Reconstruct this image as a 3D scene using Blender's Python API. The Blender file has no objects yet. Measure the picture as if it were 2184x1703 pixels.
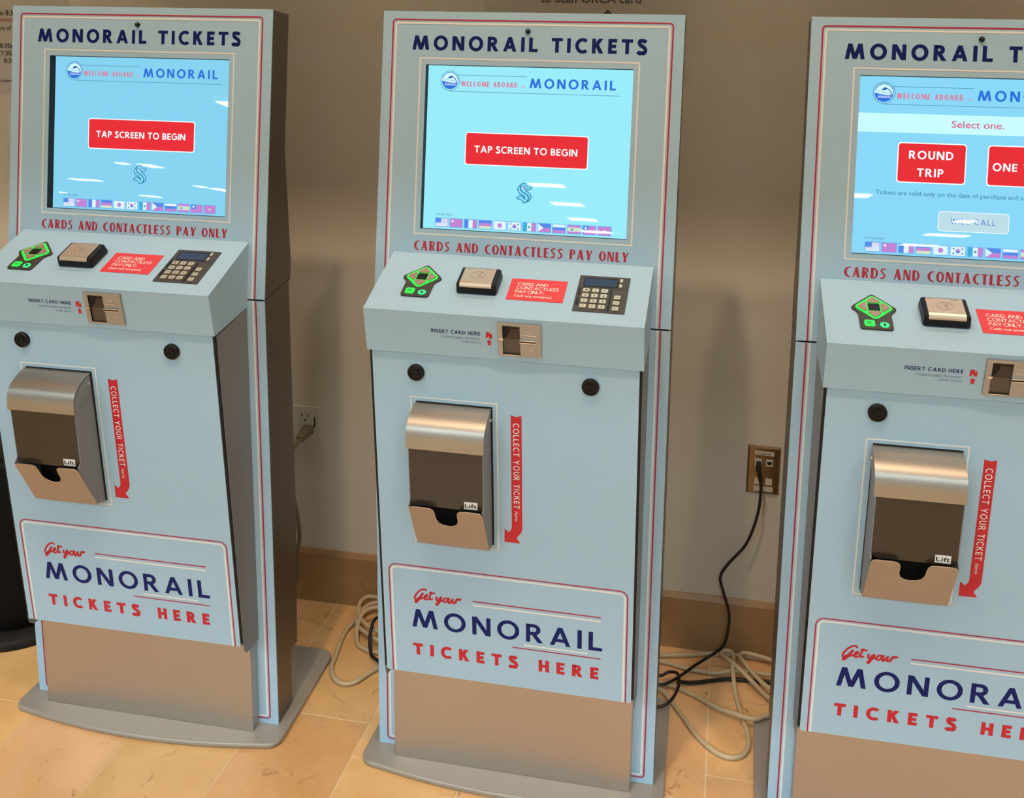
import bpy, bmesh, math, random
from mathutils import Vector, Matrix
random.seed(7)
S = bpy.context.scene
COL = S.collection
PI = math.pi

# ------------------------------------------------------------------ camera, world, lights, exposure
CAMPOS = Vector((0.35853, -1.62592, 1.42818))
R_, U_, F_ = Vector((0.982761, 0.184043, 0.017550)), Vector((-0.047408, 0.159117, 0.986121)), Vector((-0.178697, 0.969954, -0.165099))
cd = bpy.data.cameras.new('camera')
cam = bpy.data.objects.new('camera', cd); COL.objects.link(cam)
cd.sensor_fit = 'HORIZONTAL'; cd.sensor_width = 36.0
cd.lens = 36.0 * 2033.934 / 2184.0
cd.shift_x = -86.095 / 2184.0
cd.shift_y = -439.19 / 2184.0
cd.clip_start = 0.02; cd.clip_end = 200
M3 = Matrix((R_, U_, -F_)).transposed()
cam.matrix_world = Matrix.Translation(CAMPOS) @ M3.to_4x4()
S.camera = cam

w = bpy.data.worlds.new('hall_ambient'); S.world = w; w.use_nodes = True
bgn = w.node_tree.nodes['Background']
bgn.inputs[0].default_value = (1.0, 0.90, 0.78, 1); bgn.inputs[1].default_value = 0.05

S.view_settings.view_transform = 'Standard'; S.view_settings.look = 'None'
S.view_settings.exposure = 0.09; S.view_settings.gamma = 1.0
S.view_settings.use_curve_mapping = False

def area(name, loc, aim, size, power, col, spread=PI, shape='DISK', sy=None):
    l = bpy.data.lights.new(name, 'AREA'); l.shape = shape; l.size = size
    if sy: l.size_y = sy
    l.energy = power; l.color = col; l.spread = spread
    o = bpy.data.objects.new(name, l); COL.objects.link(o); o.location = loc
    d = (Vector(aim) - Vector(loc)).normalized()
    o.rotation_euler = d.to_track_quat('-Z', 'Y').to_euler()
    return o
WARM = (1.0, 0.75, 0.51); SOFT = (1.0, 0.84, 0.64)
# high downlights in the coffer in front of the kiosks
for x, e in ((-1.85, 16), (-0.33, 46), (1.09, 31), (2.6, 16)):
    area('coffer_downlight', (x, -1.42, 4.33), (x, -0.5, 0), 0.15, e, WARM)
# small recessed downlights in the soffit, close to the wall
for x in (-1.15, -0.05, 1.05):
    area('soffit_downlight', (x, 0.20, 2.585), (x, 0.12, 0), 0.10, 3.4, SOFT)

# ------------------------------------------------------------------ materials
def srgb(r, g, b):
    f = lambda c: ((c / 255.0) / 12.92) if c / 255.0 <= 0.04045 else (((c / 255.0) + 0.055) / 1.055) ** 2.4
    return (f(r), f(g), f(b), 1.0)
def mat(name, rgb, rough=0.5, metal=0.0, spec=0.5, emit=None, es=1.0, trans=0.0, noise=0.0, nscale=40, bump=0.0, aniso=None, coat=0.0):
    m = bpy.data.materials.new(name); m.use_nodes = True
    nt = m.node_tree; b = nt.nodes['Principled BSDF']
    b.inputs['Base Color'].default_value = srgb(*rgb); b.inputs['Roughness'].default_value = rough
    b.inputs['Metallic'].default_value = metal; b.inputs['Specular IOR Level'].default_value = spec
    b.inputs['Transmission Weight'].default_value = trans
    b.inputs['Coat Weight'].default_value = coat; b.inputs['Coat Roughness'].default_value = 0.05
    if emit:
        b.inputs['Emission Color'].default_value = srgb(*emit); b.inputs['Emission Strength'].default_value = es
    if noise or bump or aniso:
        tc = nt.nodes.new('ShaderNodeTexCoord'); n = nt.nodes.new('ShaderNodeTexNoise')
        mp = nt.nodes.new('ShaderNodeMapping'); nt.links.new(tc.outputs['Object'], mp.inputs['Vector'])
        if aniso: mp.inputs['Scale'].default_value = aniso
        nt.links.new(mp.outputs['Vector'], n.inputs['Vector'])
        n.inputs['Scale'].default_value = nscale; n.inputs['Detail'].default_value = 4
        if noise:
            mx = nt.nodes.new('ShaderNodeMix'); mx.data_type = 'RGBA'
            c = srgb(*rgb); mx.inputs['A'].default_value = tuple(v * (1 - noise) for v in c[:3]) + (1,)
            mx.inputs['B'].default_value = tuple(min(1, v * (1 + noise)) for v in c[:3]) + (1,)
            nt.links.new(n.outputs['Fac'], mx.inputs['Factor']); nt.links.new(mx.outputs['Result'], b.inputs['Base Color'])
        if bump:
            bp = nt.nodes.new('ShaderNodeBump'); bp.inputs['Strength'].default_value = bump; bp.inputs['Distance'].default_value = 0.002
            nt.links.new(n.outputs['Fac'], bp.inputs['Height']); nt.links.new(bp.outputs['Normal'], b.inputs['Normal'])
        if aniso and not noise and not bump:
            mr = nt.nodes.new('ShaderNodeMapRange'); mr.inputs['To Min'].default_value = rough - 0.06; mr.inputs['To Max'].default_value = rough + 0.06
            nt.links.new(n.outputs['Fac'], mr.inputs['Value']); nt.links.new(mr.outputs['Result'], b.inputs['Roughness'])
    return m
BLUE = mat('pale_blue_vinyl', (164, 196, 219), 0.42, spec=0.4)
RED = mat('printed_red', (196, 30, 48), 0.45)
DRED = mat('printed_dark_red', (176, 32, 60), 0.45)
CREAM = mat('printed_cream', (228, 228, 224), 0.45)
NAVY = mat('printed_navy', (13, 28, 98), 0.5, spec=0.2)
GREYTXT = mat('printed_grey_blue', (92, 110, 140), 0.5)
WHITE = mat('printed_white', (238, 234, 228), 0.5)
STICK = mat('sticker_red', (226, 52, 56), 0.4)
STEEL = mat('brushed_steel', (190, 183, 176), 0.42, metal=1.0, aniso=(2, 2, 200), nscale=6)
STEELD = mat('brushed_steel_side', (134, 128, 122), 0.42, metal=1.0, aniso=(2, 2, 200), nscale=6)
SATIN = mat('satin_aluminium', (178, 168, 158), 0.43, metal=1.0, aniso=(200, 2, 2), nscale=6)
GREYP = mat('grey_satin_metal', (156, 148, 140), 0.38, metal=0.15, noise=0.03, nscale=300)
GREYB = mat('grey_painted_box', (128, 130, 134), 0.45, spec=0.4)
BLACK = mat('black_plastic', (10, 10, 11), 0.42, spec=0.3)
BLACKM = mat('black_gap', (8, 8, 9), 0.7)
DGREY = mat('dark_grey_plastic', (60, 52, 46), 0.45)
TAN = mat('champagne_plate', (206, 182, 160), 0.32, metal=0.55)
KEYC = mat('silver_key', (212, 200, 172), 0.28, metal=0.6)
KEYTX = mat('key_legend', (90, 76, 56), 0.5)
LCD = mat('lcd_window', (48, 50, 74), 0.12)
GREEN = mat('lit_green', (20, 120, 40), 0.4, emit=(30, 238, 72), es=1.0)
TANB = mat('pad_button', (170, 140, 122), 0.4, metal=0.3)
SMOKE = mat('smoky_window', (58, 48, 38), 0.16, spec=0.5)
INSIDE = mat('box_interior', (34, 28, 22), 0.6)
CHROME = mat('chrome', (210, 205, 198), 0.15, metal=1.0)
BINBLK = mat('bin_black', (7, 6, 6), 0.5, spec=0.15)
BINRIM = mat('bin_base_rubber', (26, 20, 16), 0.65, spec=0.3)
BEIGE = mat('beige_cable', (192, 170, 136), 0.5)
CABBLK = mat('black_cable', (12, 11, 11), 0.45)
PAPER = mat('paper', (198, 190, 182), 0.7)
INK = mat('paper_ink', (24, 20, 20), 0.6)
INKR = mat('paper_red_ink', (170, 70, 76), 0.6)
BRASSPL = mat('bronze_steel_plate', (128, 108, 84), 0.26, metal=1.0)
PLATEW = mat('white_jack', (206, 196, 180), 0.45)
IVORY = mat('ivory_plate', (206, 203, 192), 0.4)
PLUGG = mat('grey_plug', (110, 100, 76), 0.5)
SHEETM = None
def clear_mat():
    m = bpy.data.materials.new('clear_sleeve'); m.use_nodes = True; nt = m.node_tree
    out = nt.nodes['Material Output']; pb = nt.nodes['Principled BSDF']
    pb.inputs['Base Color'].default_value = srgb(225, 220, 214); pb.inputs['Roughness'].default_value = 0.16
    tr = nt.nodes.new('ShaderNodeBsdfTransparent'); mx = nt.nodes.new('ShaderNodeMixShader')
    mx.inputs[0].default_value = 0.16
    tc = nt.nodes.new('ShaderNodeTexCoord'); n = nt.nodes.new('ShaderNodeTexNoise'); n.inputs['Scale'].default_value = 22
    bp = nt.nodes.new('ShaderNodeBump'); bp.inputs['Strength'].default_value = 0.5; bp.inputs['Distance'].default_value = 0.006
    nt.links.new(tc.outputs['Object'], n.inputs['Vector']); nt.links.new(n.outputs['Fac'], bp.inputs['Height'])
    nt.links.new(bp.outputs['Normal'], pb.inputs['Normal'])
    nt.links.new(tr.outputs[0], mx.inputs[1]); nt.links.new(pb.outputs[0], mx.inputs[2]); nt.links.new(mx.outputs[0], out.inputs['Surface'])
    return m
CLEAR = clear_mat()
def wall_mat():
    m = mat('wall_paint', (214, 206, 191), 0.55, spec=0.35, noise=0.03, nscale=6)
    return m
WALL = wall_mat()
CEILM = mat('ceiling_paint', (112, 104, 96), 0.8)
def stone(name, c1, c2, spot, use_tone, rough=0.32, bumpy=False):
    m = bpy.data.materials.new(name); m.use_nodes = True; nt = m.node_tree; L = nt.links
    b = nt.nodes['Principled BSDF']; b.inputs['Roughness'].default_value = rough
    tc = nt.nodes.new('ShaderNodeTexCoord')
    def noise(sc, det, rgh=0.5, dist=0.0):
        n = nt.nodes.new('ShaderNodeTexNoise'); n.inputs['Scale'].default_value = sc; n.inputs['Detail'].default_value = det
        n.inputs['Roughness'].default_value = rgh; n.inputs['Distortion'].default_value = dist
        L.new(tc.outputs['Object'], n.inputs['Vector']); return n
    def ramp(src, p0, p1, a=0.0, z=1.0):
        r = nt.nodes.new('ShaderNodeMapRange'); r.inputs['From Min'].default_value = p0; r.inputs['From Max'].default_value = p1
        r.inputs['To Min'].default_value = a; r.inputs['To Max'].default_value = z; r.clamp = True
        L.new(src, r.inputs['Value']); return r.outputs['Result']
    def mix(f, a, bb):
        x = nt.nodes.new('ShaderNodeMix'); x.data_type = 'RGBA'
        if isinstance(f, float): x.inputs['Factor'].default_value = f
        else: L.new(f, x.inputs['Factor'])
        for k, v in (('A', a), ('B', bb)):
            if isinstance(v, tuple): x.inputs[k].default_value = v
            else: L.new(v, x.inputs[k])
        return x.outputs['Result']
    cloud = ramp(noise(7, 5, 0.6, 0.6).outputs['Fac'], 0.32, 0.68)
    col = mix(cloud, srgb(*c1), srgb(*c2))
    if use_tone:
        at = nt.nodes.new('ShaderNodeAttribute'); at.attribute_name = 'tone'
        mul = nt.nodes.new('ShaderNodeMix'); mul.data_type = 'RGBA'; mul.blend_type = 'MULTIPLY'; mul.inputs['Factor'].default_value = 1.0
        L.new(col, mul.inputs['A']); L.new(at.outputs['Color'], mul.inputs['B']); col = mul.outputs['Result']
    # fossil-like darker marks, tiny pits, hairline veins
    marks = ramp(noise(26, 3, 0.55, 1.2).outputs['Fac'], 0.62, 0.69)
    gate = ramp(noise(5, 2).outputs['Fac'], 0.45, 0.62)
    mm = nt.nodes.new('ShaderNodeMath'); mm.operation = 'MULTIPLY'; L.new(marks, mm.inputs[0]); L.new(gate, mm.inputs[1])
    m2 = nt.nodes.new('ShaderNodeMath'); m2.operation = 'MULTIPLY'; L.new(mm.outputs[0], m2.inputs[0]); m2.inputs[1].default_value = 0.62
    col = mix(m2.outputs[0], col, srgb(*spot))
    vn = noise(3.2, 4, 0.55, 2.0)
    ab = nt.nodes.new('ShaderNodeMath'); ab.operation = 'SUBTRACT'; L.new(vn.outputs['Fac'], ab.inputs[0]); ab.inputs[1].default_value = 0.5
    a2 = nt.nodes.new('ShaderNodeMath'); a2.operation = 'ABSOLUTE'; L.new(ab.outputs[0], a2.inputs[0])
    vein = ramp(a2.outputs[0], 0.0, 0.005, 0.12, 0.0)
    col = mix(vein, col, srgb(*spot))
    L.new(col, b.inputs['Base Color'])
    return m
TILE = stone('limestone_tile', (216, 168, 113), (230, 185, 133), (146, 94, 50), True)
GROUT = mat('grout', (240, 218, 180), 0.7)
SKIRT = stone('stone_skirting', (158, 122, 84), (176, 138, 98), (78, 50, 28), False, rough=0.4)
def emis(name, rgb, s=1.0):
    return mat(name, (6, 7, 8), 0.012, spec=0.5, emit=rgb, es=s)

# ------------------------------------------------------------------ geometry helpers
class B:
    def __init__(self): self.v = []; self.f = []; self.m = []; self.s = []
    def face(self, pts, mi=0, smooth=False):
        i = len(self.v); self.v += [tuple(p) for p in pts]; self.f.append(tuple(range(i, i + len(pts)))); self.m.append(mi); self.s.append(smooth)
    def mesh(self, vs, fs, mi=0, smooth=False):
        i = len(self.v); self.v += [tuple(p) for p in vs]
        for f in fs: self.f.append(tuple(i + k for k in f)); self.m.append(mi); self.s.append(smooth)
    def box(self, lo, hi, mi=0):
        x0, y0, z0 = lo; x1, y1, z1 = hi
        self.mesh([(x0, y0, z0), (x1, y0, z0), (x1, y1, z0), (x0, y1, z0), (x0, y0, z1), (x1, y0, z1), (x1, y1, z1), (x0, y1, z1)],
                  [(0, 3, 2, 1), (4, 5, 6, 7), (0, 1, 5, 4), (1, 2, 6, 5), (2, 3, 7, 6), (3, 0, 4, 7)], mi)
    def prism(self, P, poly, n0, n1, mi=0, cap0=True, cap1=True, mi_side=None):
        a = [P(u, v, n0) for u, v in poly]; b = [P(u, v, n1) for u, v in poly]; k = len(poly)
        fs = [(i, (i + 1) % k, k + (i + 1) % k, k + i) for i in range(k)]
        self.mesh(a + b, fs, mi if mi_side is None else mi_side)
        if cap0: self.face(a[::-1], mi)
        if cap1: self.face(b, mi)
    def extx(self, prof, x0, x1, mi=0, smooth=False, caps=True):
        """extrude a (y,z) profile along x"""
        k = len(prof)
        vs = [(x0, y, z) for y, z in prof] + [(x1, y, z) for y, z in prof]
        self.mesh(vs, [(i, (i + 1) % k, k + (i + 1) % k, k + i) for i in range(k)], mi, smooth)
        if caps:
            self.face([(x0, y, z) for y, z in prof][::-1], mi); self.face([(x1, y, z) for y, z in prof], mi)
    def tube(self, pts, r, mi=0, n=10, cap=True, smoothpath=True):
        pts = [Vector(p) for p in pts]
        if smoothpath: pts = catmull(pts, 8)
        up = Vector((0.13, 0.31, 0.94)); rings = []
        for i, p in enumerate(pts):
            t = (pts[min(i + 1, len(pts) - 1)] - pts[max(i - 1, 0)]).normalized()
            a = t.cross(up)
            if a.length < 1e-3: a = t.cross(Vector((1, 0, 0)))
            a.normalize(); bb = t.cross(a).normalized(); up = bb * (-1) if False else up
            rings.append([p + a * r * math.cos(2 * PI * k / n) + bb * r * math.sin(2 * PI * k / n) for k in range(n)])
        vs = [q for rg in rings for q in rg]
        fs = [(i * n + k, i * n + (k + 1) % n, (i + 1) * n + (k + 1) % n, (i + 1) * n + k) for i in range(len(pts) - 1) for k in range(n)]
        self.mesh(vs, fs, mi, True)
        if cap: self.face(rings[0][::-1], mi); self.face(rings[-1], mi)
    def lathe(self, P, prof, n=32, mi=0, smooth=False):
        """prof: list of (radius, n) ; P(u,v,n)"""
        k = len(prof); vs = []
        for j in range(n):
            a = 2 * PI * j / n
            for r, h in prof: vs.append(P(r * math.cos(a), r * math.sin(a), h))
        fs = [(j * k + i, ((j + 1) % n) * k + i, ((j + 1) % n) * k + i + 1, j * k + i + 1) for j in range(n) for i in range(k - 1)]
        self.mesh(vs, fs, mi, smooth)
        self.face([P(prof[-1][0] * math.cos(2 * PI * j / n), prof[-1][0] * math.sin(2 * PI * j / n), prof[-1][1]) for j in range(n)], mi)
    def build(self, name, mats, parent=None, bevel=0.0, seg=2):
        me = bpy.data.meshes.new(name); me.from_pydata(self.v, [], self.f)
        if not isinstance(mats, (list, tuple)): mats = [mats]
        for m in mats: me.materials.append(m)
        me.polygons.foreach_set('material_index', self.m); me.polygons.foreach_set('use_smooth', self.s)
        bm = bmesh.new(); bm.from_mesh(me)
        if bevel: bmesh.ops.remove_doubles(bm, verts=bm.verts, dist=1e-6)
        bmesh.ops.recalc_face_normals(bm, faces=bm.faces); bm.to_mesh(me); bm.free()
        me.update()
        o = bpy.data.objects.new(name, me); COL.objects.link(o)
        if parent: o.parent = parent
        if bevel:
            md = o.modifiers.new('soft_edges', 'BEVEL'); md.width = bevel; md.segments = seg; md.limit_method = 'ANGLE'; md.angle_limit = 0.6
        return o
def catmull(p, n):
    out = []
    for i in range(len(p) - 1):
        a, b, c, d = p[max(i - 1, 0)], p[i], p[i + 1], p[min(i + 2, len(p) - 1)]
        for k in range(n):
            t = k / n
            out.append(0.5 * ((2 * b) + (c - a) * t + (2 * a - 5 * b + 4 * c - d) * t * t + (3 * b - a - 3 * c + d) * t ** 3))
    out.append(p[-1]); return out
def frame(a, b):
    """panel frame from its top edge (y,z) to its bottom edge (y,z): P(u, v down the panel, n outwards)"""
    o = Vector((0, a[0], a[1])); V = Vector((0, b[0] - a[0], b[1] - a[1])).normalized()
    N = Vector((1, 0, 0)).cross(V)
    if N.y > 1e-6 or (abs(N.y) < 1e-6 and N.z < 0): N = -N
    return lambda u, v, n=0.0: o + Vector((u, 0, 0)) + V * v + N * n
def rrect(u0, v0, u1, v1, r, n=6):
    pts = []
    for cx, cy, a0 in ((u1 - r, v1 - r, 0), (u0 + r, v1 - r, 90), (u0 + r, v0 + r, 180), (u1 - r, v0 + r, 270)):
        for k in range(n + 1):
            a = math.radians(a0 + 90 * k / n); pts.append((cx + r * math.cos(a), cy + r * math.sin(a)))
    return pts
def stroke2d(pts, t, closed=False):
    """quads following a 2d polyline"""
    k = len(pts); L = []; Rr = []
    for i in range(k):
        if closed: p, q = pts[i - 1], pts[(i + 1) % k]; c = pts[i]
        else: p, q, c = pts[max(i - 1, 0)], pts[min(i + 1, k - 1)], pts[i]
        d1 = Vector(c) - Vector(p); d2 = Vector(q) - Vector(c)
        if d1.length < 1e-9: d1 = d2
        if d2.length < 1e-9: d2 = d1
        d1 = d1.normalized(); d2 = d2.normalized(); d = (d1 + d2)
        d = d.normalized() if d.length > 1e-6 else d1
        nrm = Vector((-d.y, d.x)); cs = max(0.5, nrm.dot(Vector((-d1.y, d1.x))))
        h = t / 2 / cs
        L.append((c[0] + nrm.x * h, c[1] + nrm.y * h)); Rr.append((c[0] - nrm.x * h, c[1] - nrm.y * h))
    m = k if closed else k - 1
    return [[L[i], L[(i + 1) % k], Rr[(i + 1) % k], Rr[i]] for i in range(m)]
def smooth2d(pts, n=6):
    return [(v.x, v.y) for v in catmull([Vector((p[0], p[1])) for p in pts], n)]
def decal(b, P, polys, n, mi):
    for i, pl in enumerate(polys): b.face([P(u, v, n + (i % 3) * 0.00004) for u, v in pl], mi)
def line_loop(b, P, pts, wd, n, mi, closed=True):
    decal(b, P, stroke2d(pts, wd, closed), n, mi)

# ------------------------------------------------------------------ lettering (stroke built capitals)
def _arc(cx, cy, rx, ry, a0, a1, tx, ty, n=20):
    out = []
    for i in range(n):
        A = math.radians(a0 + (a1 - a0) * i / n); Bb = math.radians(a0 + (a1 - a0) * (i + 1) / n)
        q = []
        for ang, k in ((A, 0), (Bb, 0), (Bb, 1), (A, 1)):
            q.append((cx + (rx - k * tx) * math.cos(ang), cy + (ry - k * ty) * math.sin(ang)))
        out.append(q)
    return out
def _r(x0, y0, x1, y1): return [[(x0, y0), (x1, y0), (x1, y1), (x0, y1)]]
def _d(x0, y0, x1, y1, t):
    L = math.hypot(x1 - x0, y1 - y0); h = t / 2 * L / max(1e-6, abs(y1 - y0))
    return [[(x0 - h, y0), (x0 + h, y0), (x1 + h, y1), (x1 - h, y1)]]
def _bowl(x0, x1, y0, y1, t, tr=None):
    tr = tr or t; r = (y1 - y0) / 2; rx = min(r * 1.05, x1 - x0)
    xc = x1 - rx; o = _arc(xc, (y0 + y1) / 2, rx, r, -90, 90, tr, t, 14)
    if xc > x0: o += _r(x0, y0, xc, y0 + t) + _r(x0, y1 - t, xc, y1)
    return o
def glyph(c, t, deco=False):
    """list of polygons, advance width; unit = cap height. deco = thick and thin"""
    T = t; s = t if not deco else t * 0.5; h = t * 0.86 if not deco else t * 0.5
    if deco:
        if c == 'A': return _d(s * .6, 0, .27, 1, s) + _d(.27, 1, .56 - T * .5, 0, T) + _r(.16, .26, .40, .26 + s), .58
        if c == 'B': return _r(0, 0, T, 1) + _bowl(T, .46, .5 - s / 2, 1, s, .14) + _bowl(T, .5, 0, .5 + s / 2, s, .15), .5
        if c == 'C': return _arc(.40, .5, .40, .5, 75, 285, T, s) , .50
        if c == 'D': return _r(0, 0, T, 1) + _bowl(T, .54, 0, 1, s, T * .75), .54
        if c == 'E': return _r(0, 0, T, 1) + _r(T, 0, .42, s) + _r(T, 1 - s, .42, 1) + _r(T, .5 - s / 2, .38, .5 + s / 2), .42
        if c == 'L': return _r(0, 0, T, 1) + _r(T, 0, .40, s), .40
        if c == 'M': return _d(s * .6, 0, .12, 1, s) + _d(.14, 1, .36, .1, T * .9) + _d(.36, .1, .58, 1, s) + _d(.60, 1, .68, 0, T), .76
        if c == 'N': return _r(0, 0, s, 1) + _d(T * .5, 1, .52 - T * .5, 0, T * .9) + _r(.52 - s, 0, .52, 1), .52
        if c == 'O': return _arc(.29, .5, .29, .5, 90, 270, T, s) + _arc(.29, .5, .29, .5, -90, 90, T * .8, s), .58
        if c == 'P': return _r(0, 0, T, 1) + _bowl(T, .48, .44, 1, s, T * .75), .48
        if c == 'R': return _r(0, 0, T, 1) + _bowl(T, .48, .48, 1, s, T * .7) + _d(.27, .5, .50 - T * .4, 0, T * .7), .52
        if c == 'S': return [q for q in stroke2d(smooth2d([(.42, .93), (.26, .95), (.12, .86), (.11, .72), (.22, .56), (.33, .42), (.34, .22), (.2, .07), (.02, .06)]), T * .62)], .46
        if c == 'T': return _r(.22 - T / 2, 0, .22 + T / 2, 1) + _r(0, 1 - s, .44, 1), .44
        if c == 'W': return _d(T * .5, 1, .24, 0, T) + _d(.24, 0, .42, 1, s) + _d(.42, 1, .56, 0, T) + _d(.56, 0, .76, 1, s), .78
        if c == 'Y': return _d(T * .5, 1, .26, .42, T) + _d(.5, 1, .28, .42, s) + _r(.25 - T / 2, 0, .25 + T / 2, .46), .52
    if c == 'A': return _d(t * .55, 0, .5, 1, t * .96) + _d(.5, 1, 1 - t * .55, 0, t * .96) + _r(.24, .20, .76, .20 + h), 1.0
    if c == 'B': return _r(0, 0, t, 1) + _bowl(t * .5, .64, .5 - h / 2, 1, h, t) + _bowl(t * .5, .70, 0, .5 + h / 2, h, t), .70
    if c == 'C': return _arc(.53, .5, .53, .53, 48, 312, t, h, 24), .88
    if c == 'D': return _r(0, 0, t, 1) + _bowl(t * .5, .86, 0, 1, h, t), .86
    if c == 'E': return _r(0, 0, t, 1) + _r(t, 0, .62, h) + _r(t, 1 - h, .62, 1) + _r(t, .5 - h / 2, .56, .5 + h / 2), .62
    if c == 'F': return _r(0, 0, t, 1) + _r(t, 1 - h, .58, 1) + _r(t, .48 - h / 2, .53, .48 + h / 2), .58
    if c == 'G': return _arc(.53, .5, .53, .53, 48, 330, t, h, 24) + _r(.56, .42, .99, .42 + h) + _r(.99 - t, .16, .99, .42), 1.0
    if c == 'H': return _r(0, 0, t, 1) + _r(.80 - t, 0, .80, 1) + _r(t, .5 - h / 2, .80 - t, .5 + h / 2), .80
    if c == 'I': return _r(0, 0, t, 1), t
    if c == 'K': return _r(0, 0, t, 1) + _d(t * .75, .42, .74 - t * .5, 1, t) + _d(.34, .58, .82 - t * .6, 0, t), .82
    if c == 'L': return _r(0, 0, t, 1) + _r(t, 0, .64, h), .64
    if c == 'M': return _d(t * .52, 0, .31, 1, t) + _d(.31, 1, .64, .02, t) + _d(.64, .02, .97, 1, t) + _d(.97, 1, 1.28 - t * .52, 0, t), 1.28
    if c == 'N': return _r(0, 0, t, 1) + _d(t * .58, 1, .90 - t * .58, 0, t) + _r(.90 - t, 0, .90, 1), .90
    if c == 'O': return _arc(.54, .5, .54, .53, 0, 360, t, h, 40), 1.08
    if c == 'P': return _r(0, 0, t, 1) + _bowl(t * .5, .68, .38, 1, h, t), .68
    if c == 'R': return _r(0, 0, t, 1) + _bowl(t * .5, .70, .40, 1, h, t) + _d(.38, .44, .82 - t * .6, 0, t), .82
    if c == 'S': return stroke2d(smooth2d([(.58, .80), (.47, .90), (.31, 1.02 - h / 2), (.15, .89), (.14, .70), (.30, .55), (.47, .45), (.56, .28), (.48, .09), (.31, h / 2 - .02), (.14, .07), (.03, .20)]), t), .66
    if c == 'T': return _r(.40 - t / 2, 0, .40 + t / 2, 1) + _r(0, 1 - h, .80, 1), .80
    if c == 'U': return _r(0, .38, t, 1) + _r(.80 - t, .38, .80, 1) + _arc(.40, .38, .40, .40, 180, 360, t, h), .80
    if c == 'W': return _d(t * .5, 1, .36, 0, t) + _d(.36, 0, .67, 1, t) + _d(.67, 1, .98, 0, t) + _d(.98, 0, 1.34 - t * .5, 1, t), 1.34
    if c == 'Y': return _d(t * .5, 1, .44, .40, t) + _d(.88 - t * .5, 1, .44, .40, t) + _r(.44 - t / 2, 0, .44 + t / 2, .44), .88
    return [], .34
def caps(b, P, txt, u0, u1, vtop, vbot, t, n, mi, sx=1.0, deco=False, down=False, space=.34):
    """capitals stretched between u0..u1 by tracking. down: reads along +v with tops towards +u"""
    hgt = abs(vbot - vtop)
    gl = [(glyph(c, t, deco) if c != ' ' else ([], space)) for c in txt]
    nat = sum(g[1] * sx for g in gl); k = len(txt) - 1
    track = ((u1 - u0) / hgt - nat) / k if k else 0
    x = 0.0
    for polys, wd in gl:
        for ip, pl in enumerate(polys):
            nn = n + (ip % 4) * 0.00004
            q = [((x + px * sx) * hgt, py * hgt) for px, py in pl]
            if down: pts = [P(vtop + y, u0 + xx, nn) for xx, y in q]
            else: pts = [P(u0 + xx, vbot - y, nn) for xx, y in q]
            b.face(pts, mi)
        x += wd * sx + track
def typeset(b, P, txt, u0, u1, vbase, cap, n, mi, bold=0.0, down=False, shear=0.0):
    """built-in typeface, fitted to a width"""
    c = bpy.data.curves.new('type', 'FONT'); c.body = txt; c.size = 1.0; c.offset = bold; c.resolution_u = 3; c.shear = shear
    o = bpy.data.objects.new('type', c); me = o.to_mesh()
    xs = [v.co.x for v in me.vertices]; x0, x1 = min(xs), max(xs)
    sx = (u1 - u0) / (x1 - x0); sy = cap / 0.70
    for p in me.polygons:
        q = [me.vertices[i].co for i in p.vertices]
        if down: b.face([P(vbase + k.y * sy, u0 + (k.x - x0) * sx, n) for k in q], mi)
        else: b.face([P(u0 + (k.x - x0) * sx, vbase - k.y * sy, n) for k in q], mi)
    o.to_mesh_clear(); bpy.data.objects.remove(o); bpy.data.curves.remove(c)

# ------------------------------------------------------------------ tagging
def tag(o, label=None, cat=None, group=None, kind=None):
    if label: o['label'] = label
    if cat: o['category'] = cat
    if group: o['group'] = group
    if kind: o['kind'] = kind
    return o
def empty(name, loc=(0, 0, 0), rz=0.0):
    o = bpy.data.objects.new(name, None); COL.objects.link(o); o.location = loc; o.rotation_euler = (0, 0, rz)
    o.empty_display_size = 0.1
    return o
def copy_tree(o, parent=None):
    c = o.copy(); COL.objects.link(c)
    if parent: c.parent = parent
    for ch in [x for x in bpy.data.objects if x.parent == o]: copy_tree(ch, c)
    return c

# ------------------------------------------------------------------ the room
WY = 0.454
def wy(x): return WY + 0.00278 * x
X0, X1 = -7.0, 7.0
b = B(); b.face([(X0, wy(X0), 0), (X1, wy(X1), 0), (X1, wy(X1), 4.4), (X0, wy(X0), 4.4)])
b.face([(X0, wy(X0) + .1, 0), (X0, wy(X0) + .1, 4.4), (X1, wy(X1) + .1, 4.4), (X1, wy(X1) + .1, 0)])
tag(b.build('wall_back', WALL), kind='structure')
b = B()
prof = [(-0.010, 0.0), (-0.010, 0.128), (-0.004, 0.140), (0.0, 0.140), (0.0, 0.0)]
b.mesh([(X0, wy(X0) + y, z) for y, z in prof] + [(X1, wy(X1) + y, z) for y, z in prof],
       [(i, (i + 1) % 5, 5 + (i + 1) % 5, 5 + i) for i in range(5)])
tag(b.build('baseboard_back', SKIRT), kind='structure')
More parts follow.
